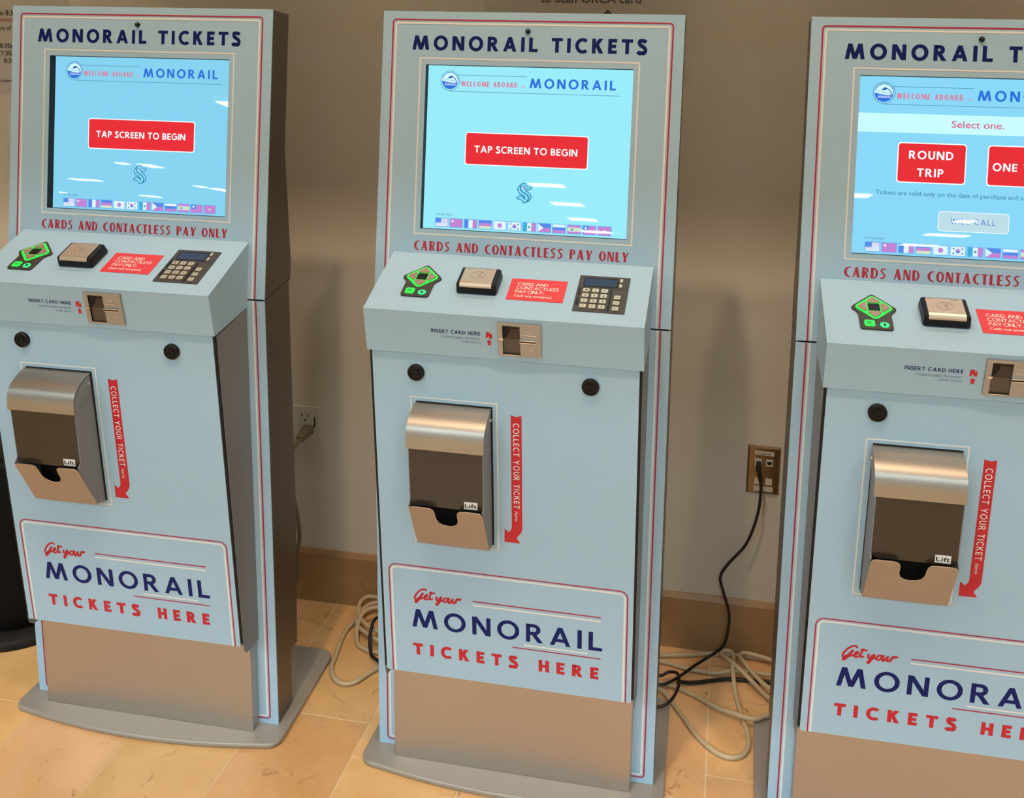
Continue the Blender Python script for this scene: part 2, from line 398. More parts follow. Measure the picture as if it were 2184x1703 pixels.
# floor: stone strips laid in columns
b = B(); tones = []
b.face([(-14, -42, -0.0012), (14, -42, -0.0012), (14, 0.47, -0.0012), (-14, 0.47, -0.0012)], 1); tones.append((1, 1, 1))
known = {-6: [-0.033], -5: [-0.045], -4: [-0.02], -3: [0.059], -2: [-0.036], -1: [-0.03], 0: [-0.01], 1: [0.06, 0.285]}
g = 0.0012
for i in range(-16, 14):
    xa = 0.374 + 0.2318 * (i - 1); xb = xa + 0.2318
    if i in known: js = list(known[i])
    else: js = [random.uniform(-0.2, 0.25)]
    y = min(js)
    while y > -3.2: y -= 0.46; js.append(y)
    y = max(js)
    while y < 0.48: y += 0.46; js.append(y)
    js.sort()
    for ya, yb in zip(js[:-1], js[1:]):
        yb2 = min(yb - g, 0.470)
        if ya + g >= yb2: continue
        b.face([(xa + g, ya + g, 0), (xb - g, ya + g, 0), (xb - g, yb2, 0), (xa + g, yb2, 0)], 0)
        k = random.uniform(0.87, 1.06)
        if i == -3 and yb < 0.1: tones.append((0.86, 0.79, 0.74)); continue      # the pinkish darker tile in front of the gap
        tones.append((k, k * random.uniform(0.96, 1.01), k * random.uniform(0.90, 1.05)))
fl = b.build('floor', [TILE, GROUT]); tag(fl, kind='structure')
ca = fl.data.color_attributes.new('tone', 'FLOAT_COLOR', 'CORNER')
for p, t in zip(fl.data.polygons, tones):
    for li in p.loop_indices: ca.data[li].color = (*t, 1)
# ceiling: hall ceiling, raised coffer, lower soffit over the kiosks
b = B()
prof = [(-42, 4.4), (-2.6, 4.4), (-2.6, 2.37), (-1.62, 2.37), (-1.62, 4.4), (-0.46, 4.4), (-0.46, 2.6), (0.50, 2.6), (0.50, 4.6), (-42, 4.6)]  # the dropped beam is unseen, added to keep lamp light off the kiosk heads
b.extx(prof, -14, 14)
tag(b.build('ceiling', CEILM), kind='structure')
b = B(); b.face([(-14, -42, 0), (14, -42, 0), (14, -42, 4.4), (-14, -42, 4.4)])
tag(b.build('wall_front', WALL), kind='structure')
# ceiling lights of the hall; their reflections are the white streaks on the screens
LAMP = mat('lamp_diffuser', (240, 236, 228), 0.5, emit=(255, 250, 246), es=22.0)
LAMPN = mat('lamp_diffuser_near', (240, 236, 228), 0.5, emit=(228, 252, 255), es=37.0)
LAMPM = mat('lamp_diffuser_middle', (240, 236, 228), 0.5, emit=(150, 190, 255), es=14.0)
FRM = mat('lamp_frame', (210, 206, 200), 0.5)
def hall_light(x, y, w_, l_, m, grp, lab, z=3.05):
    t = empty('ceiling_light', (x, y, z)); tag(t, lab, 'ceiling light', grp)
    bb = B(); bb.box((-w_ / 2 - .03, -l_ / 2 - .03, 0.0), (w_ / 2 + .03, l_ / 2 + .03, 0.07)); bb.build('lamp_housing', FRM, t)
    bb = B(); bb.box((-w_ / 2, -l_ / 2, -0.012), (w_ / 2, l_ / 2, 0.0)); bb.build('diffuser', m, t)
far = 'white ceiling light panel of the hall, mirrored as a streak on the kiosk screens'
for x, y, wd, ln in ((-3.35, -17.9, .72, .55), (-3.65, -22.5, .80, .8), (-4.05, -28.1, .85, 1.0), (-4.7, -34.8, .7, 1.4), (-4.15, -34.8, .5, 1.2),
                     (-12.37, -17.4, .22, .3), (-11.85, -17.65, .3, .6), (-5.75, -9.6, .18, .5),
                     (-16.6, -22.2, .8, .4), (-21.6, -27.7, .55, .6), (-13.4, -22.6, .24, .4), (-13.17, -23.4, .35, .9), (-17.9, -27.5, .5, .6),
                     (3.2, -17.1, .4, .6), (6.32, -21.8, .4, .7), (7.1, -26.7, 1.1, .8), (7.5, -32.2, 1.1, 1.0)):
    hall_light(x, y, wd, ln, LAMP, 'far ceiling lights', far, 2.99)
for x in (-4.0, -2.0, 1.0, 3.8):
    for y in (-5.0, -5.8, -6.6):
        hall_light(x, y, 1.2, 0.40, LAMPN, 'near ceiling lights', 'cool white ceiling light panel in the rows nearest the kiosks', 4.30)
for x in (-6.0, -2.0, 2.0, 6.0):
    hall_light(x, -8.5, 1.4, 0.60, LAMPM, 'middle ceiling lights', 'white ceiling light panel in the row behind the nearest ones', 4.30)

# ------------------------------------------------------------------ kiosk, built once in its own frame (front = -y)
YT, H, ZS, Z0 = 0.07216, 1.46427, 0.91654, 0.012
HW = 0.275
HEAD = frame((YT, H), (0, ZS)); LH = math.hypot(YT, H - ZS)
FACE = frame((0, ZS), (0, 0))
SHT = frame((0.00652, 1.02264), (-0.13931, 0.96152)); LST = 0.1581
SHF = frame((-0.13931, 0.96152), (-0.12396, 0.88251)); LSF = 0.0805
DOOR = frame((-0.11888, 0.88086), (-0.06414, 0.22821)); LD = 0.6549
WS, WD, WST = 0.24, 0.2329, 0.2333
E1 = 0.0004

def border(b, P, pts_red, pts_cream, n=E1, wr=0.0027, wc=0.0034, closed=True, tint=None):
    line_loop(b, P, pts_red, wr, n, 1, closed); line_loop(b, P, pts_cream, wc, n, 2, closed)

def head_print_mats(): return [BLUE, DRED, CREAM, NAVY, BLACKM]
K = empty('ticket_kiosk')
# base plate with a bowed front edge
out = []
for k in range(25):
    u = -0.264 + 0.528 * k / 24; out.append((u, -0.0565 - 0.0255 * (1 - (u / 0.264) ** 2)))
pl = []
def cr(cx, cy, r, a0, a1, n=7): return [(cx + r * math.cos(math.radians(a0 + (a1 - a0) * k / n)), cy + r * math.sin(math.radians(a0 + (a1 - a0) * k / n))) for k in range(n + 1)]
pl = out + cr(0.268, -0.0265, 0.030, -82, 0) + cr(0.262, 0.222, 0.031, 0, 90) + cr(-0.262, 0.222, 0.031, 90, 180) + cr(-0.268, -0.0265, 0.030, 180, 262)
b = B(); b.prism(lambda u, v, n=0: Vector((u, v, n)), pl, 0.0015, Z0)
b.build('base_plate', GREYP, K, bevel=0.004, seg=3)
# steel body
full = [(0.003, Z0), (0.003, ZS - .001), (YT + .003, H - .001), (0.142, 1.4555), (0.108, 1.193), (0.121, 0.965), (0.117, 0.935), (0.108, 0.925), (0.112, 0.44), (0.099, 0.135), (0.070, 0.135), (0.066, Z0)]
prof = [(0.003, Z0), (0.003, ZS - .012), (0.026, ZS - .008), (YT + .024, H - .004)] + full[3:]
b = B(); b.extx(prof, -HW + .004, HW - .004)
b.extx(full, -HW + .0015, -HW + .0045); b.extx(full, HW - .0045, HW - .0015)
b.face([(-HW + .002, YT + .001, H - .0012), (HW - .002, YT + .001, H - .0012), (HW - .002, .142, 1.4553), (-HW + .002, .142, 1.4553)])
# joint line where head and body meet on both sides
for s in (-1, 1):
    x = s * (HW - .0011)
    b.face([(x, .003, ZS - .001), (x, .116, .933), (x, .116, .9345), (x, .003, ZS + .0005)], 1)
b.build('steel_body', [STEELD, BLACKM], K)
# head front plate with the opening for the display
DU0, DU1, DV0, DV1 = -0.1910, 0.1893, 0.0962, 0.3970
b = B(); g2 = 0.0016
def plate_hole(b, P, u0, v0, u1, v1, a0, c0, a1, c1, n0, n1):
    for q in (((u0, v0), (u1, v0), (u1, c0), (u0, c0)), ((u0, c1), (u1, c1), (u1, v1), (u0, v1)), ((u0, c0), (a0, c0), (a0, c1), (u0, c1)), ((a1, c0), (u1, c0), (u1, c1), (a1, c1))):
        b.face([P(u, v, n1) for u, v in q], 0)
    for (a, c), (d, e) in (((u0, v0), (u1, v0)), ((u1, v0), (u1, v1)), ((u1, v1), (u0, v1)), ((u0, v1), (u0, v0))):
        b.face([P(a, c, n0), P(d, e, n0), P(d, e, n1), P(a, c, n1)], 0)
    for (a, c), (d, e) in (((a0, c0), (a1, c0)), ((a1, c0), (a1, c1)), ((a1, c1), (a0, c1)), ((a0, c1), (a0, c0))):
        b.face([P(a, c, -0.019), P(d, e, -0.019), P(d, e, n1), P(a, c, n1)], 4)
plate_hole(b, HEAD, -HW, 0, HW, LH - g2, DU0, DV0, DU1, DV1, -0.0025, 0)
rr = lambda m, r, bot: [(u, v) for u, v in rrect(-0.2555 + m, 0.0155 + m, 0.2555 - m, 1.2, r) if v < 0.6]
def open_frame(u0, v0, u1, vb, r):
    pts = [(u0, vb)] + [(u0 + r - r * math.cos(math.radians(a)), v0 + r - r * math.sin(math.radians(a))) for a in range(0, 91, 15)]
    pts += [(u1 - r + r * math.sin(math.radians(a)), v0 + r - r * math.cos(math.radians(a))) for a in range(0, 91, 15)] + [(u1, vb)]
    return pts
border(b, HEAD, open_frame(-0.2560, 0.0153, 0.2552, LH - g2, 0.006), open_frame(-0.2503, 0.0215, 0.2495, LH - g2, 0.004), closed=False)
line_loop(b, HEAD, [(-0.2018, 0.0850), (0.1990, 0.0850), (0.1990, 0.4065), (-0.2018, 0.4065)], 0.0028, E1, 2)
caps(b, HEAD, 'MONORAIL TICKETS', -0.2180, 0.2110, 0.0440, 0.0699, 0.258, E1, 3, sx=0.97)
caps(b, HEAD, 'CARDS AND CONTACTLESS PAY ONLY', -0.2012, 0.1945, 0.4196, 0.4372, 0.205, E1, 1, sx=1.22, deco=True, space=.30)
hp = b.build('head_panel', head_print_mats(), K)
# small camera eye above the title
b = B(); Pk = lambda u, v, n=0: HEAD(-0.0028 + u, 0.0335 + v, n)
b.lathe(Pk, [(0.0046, 0), (0.0046, 0.003), (0.0036, 0.0052), (0.0018, 0.0058)], 20, 0, True)
b.lathe(lambda u, v, n=0: HEAD(-0.0028 + u + .0004, 0.0335 + v - .0012, n), [(0.0011, 0.0056), (0.0006, 0.0064)], 12, 1)  # small chrome dot set in as the highlight on the eye
b.build('camera_eye', [BLACK, CHROME], K)
# lower front plate (steel column front skin in blue)
b = B()
b.prism(FACE, [(-HW, g2), (HW, g2), (HW, ZS - Z0 - .0005), (-HW, ZS - Z0 - .0005)], -0.0025, 0)
vb = 0.8905
def low_frame(u, v1, r):
    p = [(-u, g2)] + [(-u + r - r * math.cos(math.radians(a)), v1 - r + r * math.sin(math.radians(a))) for a in range(0, 91, 15)]
    p += [(u - r + r * math.sin(math.radians(a)), v1 - r + r * math.cos(math.radians(a))) for a in range(0, 91, 15)] + [(u, g2)]
    return p
border(b, FACE, low_frame(0.2572, 0.8915, 0.006), low_frame(0.2515, 0.8860, 0.004), closed=False)
b.build('column_panel', [BLUE, DRED, CREAM], K)
# lower steel cover
b = B(); b.box((-WST, -0.0272, Z0), (WST, -0.0005, 0.226))
b.build('kick_panel', STEEL, K, bevel=0.0012)
# grey box behind the door
b = B()
prof = [(-0.1125, 0.879), (-0.002, 0.900), (-0.0005, 0.227), (-0.0605, 0.2285)]
b.extx(prof, -WD - .0050, WD + .0050)
tabp = [(-0.1120, 0.879), (-0.002, 0.900), (-0.0005, 0.205), (-0.040, 0.2045), (-0.050, 0.207), (-0.057, 0.214), (-0.0605, 0.226)]
for s_ in (-1, 1): b.extx(tabp, s_ * (WD + .0040), s_ * (WD + .0056))
b.build('cabinet_box', GREYB, K)
b = B(); b.prism(DOOR, [(-WD - .0045, .001), (WD + .0045, .001), (WD + .0045, LD - .006), (-WD - .0045, LD - .006)], -0.0052, -0.0015)
b.build('door_gasket', BLACKM, K)
# the door with its printed artwork
b = B(); b.prism(DOOR, rrect(-WD, 0.0, WD, LD, 0.003, 3), -0.0018, 0)
line_loop(b, DOOR, [(-0.1655, 0.0824), (-0.0107, 0.0824), (-0.0107, 0.3680), (-0.1655, 0.3680)], 0.0024, E1, 2)
border(b, DOOR, open_frame(-0.2202, 0.4226, 0.2226, LD, 0.014), open_frame(-0.2152, 0.4282, 0.2178, LD, 0.010), closed=False, wr=0.0024, wc=0.0034)
# arrow pointing at the ticket box
arc1 = [(0.0327 - 0.0127 * (1 - math.cos(math.radians(a))) * 0 - 0.0 + 0, 0) for a in ()]
arrow = [(0.0135, 0.1008), (0.0229, 0.1036), (0.0325, 0.1008), (0.0327, 0.3180)] + \
        [(0.0085 + 0.0242 * math.cos(math.radians(a)), 0.3180 + 0.0240 * math.sin(math.radians(a))) for a in range(8, 47, 8)] + \
        [(0.0222, 0.3400), (0.0290, 0.3500), (0.0, 0.3502), (0.0003, 0.3230), (0.0075, 0.3296), (0.0118, 0.3250), (0.0136, 0.3190)]
b.face([DOOR(u, v, E1) for u, v in arrow], 4)
caps(b, DOOR, 'COLLECT YOUR TICKET', 0.1155, 0.2808, 0.0177, 0.0281, 0.175, 2 * E1, 2, sx=0.86, down=True)
typeset(b, DOOR, 'here', 0.2860, 0.3066, 0.0196, 0.0062, 2 * E1, 2, down=True, shear=0.45)
# Get your ... script
def gy(x, y): return (-0.1790 + (x - 98) * 0.0001781, 0.4684 + ((y - 0.131 * (x - 260)) - 135) * 0.000206)
script = [[(262, 158), (256, 142), (225, 138), (180, 160), (145, 200), (135, 228), (150, 240), (185, 222), (222, 182)],
          [(228, 174), (205, 215), (180, 245), (150, 270), (140, 262), (160, 246), (225, 228), (262, 216), (276, 202), (262, 196), (246, 212), (243, 236), (262, 246), (298, 226)],
          [(320, 162), (300, 222), (304, 244), (332, 238)], [(294, 178), (360, 182)],
          [(376, 214), (368, 244), (384, 256), (412, 228), (426, 220)], [(428, 220), (408, 262), (378, 302), (368, 292), (400, 266), (445, 252)],
          [(472, 228), (447, 248), (448, 270), (474, 270), (492, 244), (474, 228)], [(492, 240), (508, 236), (498, 268), (510, 284), (538, 250)], [(550, 238), (540, 276), (554, 287), (576, 264)],
          [(590, 240), (582, 264), (574, 290)], [(580, 268), (596, 246), (608, 242), (614, 254), (638, 242)]]
for st in script: decal(b, DOOR, stroke2d(smooth2d([gy(*p) for p in st], 5), 0.0036), E1, 1 + 3)
dline = lambda u0, u1, v, wd, mi: decal(b, DOOR, [[(u0, v - wd / 2), (u1, v - wd / 2), (u1, v + wd / 2), (u0, v + wd / 2)]], E1, mi)
dline(-0.0615, 0.1754, 0.4822, 0.0024, 1); dline(-0.0615, 0.1750, 0.4902, 0.0034, 2)
caps(b, DOOR, 'MONORAIL', -0.1790, 0.1784, 0.5140, 0.5526, 0.205, E1, 3)
dline(0.0346, 0.1524, 0.5611, 0.0030, 2); dline(0.0124, 0.1761, 0.5690, 0.0022, 1)
caps(b, DOOR, 'TICKETS HERE', -0.1790, 0.1726, 0.5884, 0.6134, 0.285, E1, 4, sx=0.98, space=.5)
b.build('door_panel', [BLUE, DRED, CREAM, NAVY, RED], K)
for u in (-0.1535, 0.1515):
    b = B(); Pk = lambda a, c, n=0, u=u: DOOR(u + a, 0.0350 + c, n)
    b.lathe(Pk, [(0.0148, 0), (0.0148, 0.005), (0.0138, 0.0066), (0.0112, 0.0070), (0.0108, 0.0058), (0.0074, 0.0058), (0.0070, 0.0078), (0.0048, 0.0080), (0.0044, 0.0066)], 36, 0)
    b.build('door_lock', BLACK, K)
# sloping shelf: top and front are blue, prints on both
b = B()
prof = [(0.0142, 1.02586), (-0.13931, 0.96152), (-0.12396, 0.88251), (-0.0005, 0.9025), (0.0045, 0.932)]
b.extx(prof, -WS, WS)
caps(b, SHF, 'INSERT CARD HERE', -0.1215, -0.0355, 0.0300, 0.0366, 0.19, E1, 1, sx=0.94)
typeset(b, SHF, 'CREDIT/DEBIT PAYMENT', -0.1035, -0.0357, 0.0456, 0.0038, E1, 2)
typeset(b, SHF, '(CHIP ONLY)', -0.0692, -0.0357, 0.0524, 0.0038, E1, 2)
b.face([SHF(u, v, E1) for u, v in [(-0.0256, .0290), (-0.0172, .0290), (-0.0172, .0315), (-0.0152, .0315), (-0.0148, .0405), (-0.0262, .0405)]], 3)
b.face([SHF(u, v, 2 * E1) for u, v in [(-0.0188, .0300), (-0.0176, .0300), (-0.0176, .0322), (-0.0188, .0322)]], 4)
for k in range(3): b.face([SHF(u, v, 2 * E1) for u, v in [(-0.0250 + k * .0018, .0395 - k * .0014), (-0.0240 + k * .0018, .0395 - k * .0014), (-0.0240 + k * .0018, .0400), (-0.0250 + k * .0018, .0400)]], 4)
b.face([SHF(u, v, E1) for u, v in [(-0.0203, .0432), (-0.0150, .0478), (-0.0180, .0478), (-0.0172, .0545), (-0.0203, .0530), (-0.0234, .0545), (-0.0226, .0478), (-0.0256, .0478)]], 3)
b.build('shelf', [BLUE, NAVY, GREYTXT, RED, CREAM], K, bevel=0.0)
# red notice sticker
b = B(); b.prism(SHT, [(-0.0022, .0507), (0.0968, .0503), (0.0972, .1096), (-0.0015, .1096)], 0.0002, 0.0008)
for txt, u1, vv in (('CARD AND', .0648, .0692), ('CONTACTLESS', .0852, .0800), ('PAY ONLY', .0592, .0908)):
    caps(b, SHT, txt, 0.0108, u1, vv - .0080, vv, 0.165, 0.0011, 1, sx=0.96)
b.face([SHT(.0612 + a, .0900 + c, .0011) for a, c in ((-.0008, -.0008), (.0008, -.0008), (.0008, .0008), (-.0008, .0008))], 1)
typeset(b, SHT, 'Cash not accepted.', 0.0108, 0.0772, 0.1010, 0.0062, 0.0011, 1, bold=0.008)
b.build('notice_sticker', [STICK, WHITE], K)
# lit navigation pad: square on its corner with a stem
NU, NV = -0.161, 0.0680
def rpoly(pts, r, n=5):
    o = []; k = len(pts)
    for i in range(k):
        p = Vector(pts[i]); a = (Vector(pts[i - 1]) - p); c = (Vector(pts[(i + 1) % k]) - p)
        rr_ = min(r, a.length * .45, c.length * .45); A = p + a.normalized() * rr_; C_ = p + c.normalized() * rr_
        for j in range(n + 1):
            t = j / n; o.append(tuple(A * (1 - t) ** 2 + p * 2 * t * (1 - t) + C_ * t * t))
    return o
D1 = 0.0370
pad = rpoly([(NU, NV - D1), (NU + D1, NV), (NU + .0255, NV + .0125), (NU + .0255, .1205), (NU - .0255, .1205), (NU - .0255, NV + .0125), (NU - D1, NV)], 0.006)
b = B(); b.prism(SHT, pad, 0.0, 0.0040)
npd = b.build('navigation_pad', DGREY, K, bevel=0.0012)
b = B(); D2 = 0.0315
ring = rpoly([(NU, NV - D2), (NU + D2, NV), (NU, NV + D2), (NU - D2, NV)], 0.008)
b.prism(SHT, ring, 0.0038, 0.0048); b.build('lit_surround', GREEN, npd)
q = 0.0096; rot4 = [(0, -1), (1, 0), (0, 1), (-1, 0)]
def rotp(pt, k):
    x, y = pt
    for _ in range(k): x, y = -y, x
    return (NU + x, NV + y)
for k in range(4):
    b = B()
    pts = rpoly([rotp(p_, k) for p_ in [(-0.0094, -0.0108), (0.0094, -0.0108), (0.0112, -0.0148), (0.0, -0.0262), (-0.0112, -0.0148)]], 0.0025)
    b.prism(SHT, pts, 0.0045, 0.0064); b.build('arrow_button', TANB, npd, bevel=0.0005)
b = B(); b.prism(SHT, rrect(NU - .0092, NV - .0086, NU + .0092, NV + .0086, .0015), 0.0045, 0.0060); b.build('select_button', BLACK, npd, bevel=0.0005)
b = B(); b.prism(SHT, rrect(-0.1795, .1010, -0.1635, .1160, .003), 0.0038, 0.0050)
b.prism(SHT, [(-0.1755, .1055), (-0.1715, .1055), (-0.1695, .1040), (-0.1695, .1120), (-0.1715, .1105), (-0.1755, .1105)], 0.005, 0.0054, 1)
b.build('volume_button', [GREEN, mat('dim_green', (40, 120, 60), 0.4, emit=(24, 150, 52), es=0.8)], npd)
b = B()
b.prism(SHT, [(NU + .0120 + .0072 * math.cos(math.radians(a)), .1110 + .0066 * math.sin(math.radians(a))) for a in range(0, 360, 18)], 0.0038, 0.0050)
b.prism(SHT, rrect(NU + .0103, .1085, NU + .0137, .1135, .0008), 0.0048, 0.0054, 1)
b.build('headphone_socket', [mat('lit_teal', (20, 120, 80), 0.4, emit=(56, 226, 132), es=1.0), BLACK], npd)
# contactless reader
b = B()
def hexa(lo, hi, n0, n1):
    (a0, c0, a1, c1), (d0, e0, d1, e1) = lo, hi
    vs = [SHT(a0, c0, n0), SHT(a1, c0, n0), SHT(a1, c1, n0), SHT(a0, c1, n0), SHT(d0, e0, n1), SHT(d1, e0, n1), SHT(d1, e1, n1), SHT(d0, e1, n1)]
    b.mesh(vs, [(0, 3, 2, 1), (4, 5, 6, 7), (0, 1, 5, 4), (1, 2, 6, 5), (2, 3, 7, 6), (3, 0, 4, 7)], 0)
hexa((-0.0908, .0475, -0.0186, .1036), (-0.0896, .0515, -0.0198, .1008), 0.0, 0.0212)
rd = b.build('contactless_reader', BLACK, K, bevel=0.0042, seg=3)
b = B()
pr = [(.0560, .0213), (.0940, .0213), (.0985, .0206), (.1012, .0178), (.1018, .0150)]
for (va, na), (vb_, nb) in zip(pr[:-1], pr[1:]):
    b.face([SHT(-0.0832, va, na + .0006), SHT(-0.0272, va, na + .0006), SHT(-0.0272, vb_, nb + .0006) if vb_ < .1 else SHT(-0.0272, vb_ + .0006, nb), SHT(-0.0832, vb_, nb + .0006) if vb_ < .1 else SHT(-0.0832, vb_ + .0006, nb)], 0)
for u0, u1 in ((-0.0790, -0.0690), (-0.0460, -0.0340)): b.face([SHT(u, v, .0222) for u, v in ((u0, .0585), (u1, .0585), (u1, .0594), (u0, .0594))], 1)
for r_ in (0.0035, 0.0060, 0.0085): decal(b, SHT, stroke2d([(-0.0590 + r_ * math.cos(math.radians(a)), .0750 + r_ * .8 * math.sin(math.radians(a))) for a in range(-55, 56, 11)], .0008), .0222, 1)
decal(b, SHT, stroke2d([(-0.0555 + .0125 * math.cos(math.radians(a)), .0750 + .0090 * math.sin(math.radians(a))) for a in range(0, 360, 15)], .0007, True), .0222, 1)
b.build('tap_plate', [TAN, mat('tap_mark', (168, 142, 122), 0.4, metal=0.3)], rd)
# payment keypad let into the shelf
b = B(); b.prism(SHT, [(0.1160, .0303), (0.2036, .0303), (0.2036, .1280), (0.1160, .1280)], 0.0, 0.0016)
b.face([SHT(u, v, .0018) for u, v in ((0.1165, .0642), (0.2030, .0642), (0.2030, .0650), (0.1165, .0650))], 1)
b.face([SHT(u, v, .0018) for u, v in ((0.1805, .0732), (0.1990, .0732), (0.1990, .0752), (0.1805, .0752))], 2)
for u0, v0, u1, v1 in ((0.1735, .0695, 0.1765, .1242), (0.1186, .0672, 0.1222, .0848), (0.1186, .0935, 0.1226, .1115)):
    b.prism(SHT, rrect(u0, v0, u1, v1, .0012, 3), 0.0014, 0.0026, 1)
kp = b.build('keypad', [DGREY, BLACK, KEYTX], K)
b = B(); b.prism(SHT, rrect(0.1266, .0386, 0.1824, .0592, .001, 3), 0.0014, 0.0020)
line_loop(b, SHT, rrect(0.1256, .0376, 0.1834, .0602, .002, 4), .0018, .0022, 1); b.build('lcd_window', [LCD, BLACK], kp)
legend = ['1', '2', '3', '4', '5', '6', '7', '8', '9', '*', '0', '#']
def key(u0, v0, u1, v1, tx):
    b = B(); b.prism(SHT, rrect(u0, v0, u1, v1, .0016, 4), 0.0014, 0.0038, 0)
    cx, cy = (u0 + u1) / 2, (v0 + v1) / 2
    if tx == '-': b.face([SHT(u, v, .0040) for u, v in ((cx - .003, cy - .0005), (cx + .003, cy - .0005), (cx + .003, cy + .0006), (cx - .003, cy + .0006))], 1)
    elif tx: typeset(b, SHT, tx, cx - .0016, cx + .0016, cy + .0024, .0044, .0040, 1)
    b.build('keypad_key', [KEYC, KEYTX], kp)
for r_ in range(4):
    for c_ in range(3): key(0.1270 + c_ * .0157, .0682 + r_ * .01435, 0.1382 + c_ * .0157, .0780 + r_ * .01435, legend[r_ * 3 + c_])
for r_ in range(3): key(0.1818, .0835 + r_ * .01495, 0.1926, .0932 + r_ * .01495, '-')
for r_ in range(2): key(0.1869, .0375 + r_ * .0140, 0.1919, .0468 + r_ * .0140, '')
# chip card slot on the shelf front
b = B()
cu0, cv0, cu1, cv1 = -0.0046, 0.0073, 0.0690, 0.0690
ru0, rv0, ru1, rv1 = 0.0040, 0.0125, 0.0338, 0.0658
n1 = 0.0042
P = SHF
for qd in (((cu0, cv0), (cu1, cv0), (cu1, rv0), (cu0, rv0)), ((cu0, rv1), (cu1, rv1), (cu1, cv1), (cu0, cv1)), ((cu0, rv0), (ru0, rv0), (ru0, rv1), (cu0, rv1)), ((ru1, rv0), (cu1, rv0), (cu1, rv1), (ru1, rv1))):
    b.face([P(u, v, n1) for u, v in qd], 0)
e = 0.0012
for (a, c), (d, f_) in (((cu0, cv0), (cu1, cv0)), ((cu1, cv0), (cu1, cv1)), ((cu1, cv1), (cu0, cv1)), ((cu0, cv1), (cu0, cv0))):
    s1 = lambda x, m: x
    b.face([P(a, c, 0), P(d, f_, 0), P(d, f_, n1), P(a, c, n1)], 0)
# recess: upper dark half, stepped tray in the lower half
mid = 0.0385
b.face([P(ru0, rv0, n1), P(ru1, rv0, n1), P(ru1, rv0, 0.0004), P(ru0, rv0, 0.0004)], 1)
b.face([P(ru0, rv0, n1), P(ru0, rv1, n1), P(ru0, rv1, 0.0004), P(ru0, rv0, 0.0004)], 1)
b.face([P(ru1, rv0, n1), P(ru1, rv1, n1), P(ru1, rv1, 0.0004), P(ru1, rv0, 0.0004)], 0)
b.face([P(ru0, rv1, n1 + .0006), P(ru1 - .002, rv1, n1 + .0006), P(ru1 - .002, rv1 + .0012, n1 + .0006), P(ru0, rv1 + .0012, n1 + .0006)], 3)
b.face([P(ru0, rv1, n1 + .0006), P(ru1, rv1, n1 + .0006), P(ru1, rv1, .0004), P(ru0, rv1, .0004)], 1)
b.face([P(ru0, rv0, .0006), P(ru1, rv0, .0006), P(ru1, mid, .0006), P(ru0, mid, .0006)], 2)
b.face([P(ru0, mid, .0006), P(ru1, mid, .0006), P(ru1, rv1, .0012), P(ru0, rv1, .0012)], 4)
b.prism(P, [(ru0 + .0125, .0166), (ru1, .0162), (ru1, .0184), (ru0 + .0125, .0186)], .0006, .0010, 1)
b.prism(P, [(ru0, rv0), (ru0 + .0118, rv0), (ru0 + .0122, .0230), (ru0 + .0060, .0340), (ru0, .0385)], .0006, .0016, 1)
# raised lips of the slot, at the right and the small nub at the left
b.prism(P, rrect(.0330, .0358, .0612, .0378, .0009, 4), n1, n1 + .0030, 3)
b.prism(P, rrect(.0330, .0380, .0600, .0408, .0010, 4), n1, n1 + .0006, 1)
b.prism(P, rrect(.0330, .0410, .0606, .0424, .0007, 4), n1, n1 + .0018, 3)
b.prism(P, rrect(-.0012, .0345, .0056, .0368, .0010, 4), n1 - .002, n1 + .0030, 3)
b.prism(P, rrect(-.0004, .0378, .0056, .0392, .0006, 4), n1 - .002, n1 + .0016, 3)
b.prism(P, rrect(.0390, .0268, .0622, .0280, .0005, 3), n1, n1 + .0012, 3)
decal(b, P, [[(.0420, .0200), (.0540, .0200), (.0540, .0208), (.0420, .0208)], [(.0455, .0218), (.0470, .0218), (.0470, .0236), (.0455, .0236)], [(.0492, .0218), (.0507, .0218), (.0507, .0236), (.0492, .0236)]], n1 + .0003, 5)
decal(b, P, stroke2d([(.0500, .0585), (.0500, .0540), (.0520, .0522), (.0545, .0530), (.0550, .0585)], .0008), n1 + .0003, 5)
b.build('card_slot', [mat('slot_bezel', (168, 166, 165), 0.35, metal=0.7), BLACKM, mat('slot_recess', (74, 66, 60), 0.4, metal=0.6), CHROME, mat('slot_tray', (96, 88, 80), 0.4, metal=0.6), mat('slot_mark', (206, 196, 184), 0.4, metal=0.5)], K)
# ticket box
BU0, BU1 = -0.1545, -0.0218
b = B()
b.prism(DOOR, [(BU0 - .0010, .0893), (BU1 + .0030, .0893), (BU1 + .0030, .3585), (BU0 - .0010, .3585)], 0.0003, 0.0016, 1)
def sidewall(u0, u1):
    pts = [(.0935, .0016), (.0965, .0170), (.1060, .0390), (.1200, .0500), (.1500, .0545), (.2480, .0555), (.2560, .0640), (.3520, .0250), (.3585, .0016)]
    vs = [DOOR(u0, v, n) for v, n in pts] + [DOOR(u1, v, n) for v, n in pts]; k = len(pts)
    b.mesh(vs, [(i, (i + 1) % k, k + (i + 1) % k, k + i) for i in range(k)], 0); b.face(vs[:k][::-1], 0); b.face(vs[k:], 0)
sidewall(BU0, BU0 + .0016); sidewall(BU1 - .0016, BU1)
b.face([DOOR(u, v, n) for u, v, n in ((BU0, .3575, .003), (BU1, .3575, .003), (BU1, .3520, .0245), (BU0, .3520, .0245))], 0)
b.face([DOOR(u, v, .0030) for u, v in ((BU0, .094), (BU1, .094), (BU1, .357), (BU0, .357))], 2)
tb = b.build('ticket_box', [GREYB, BLACKM, INSIDE], K)
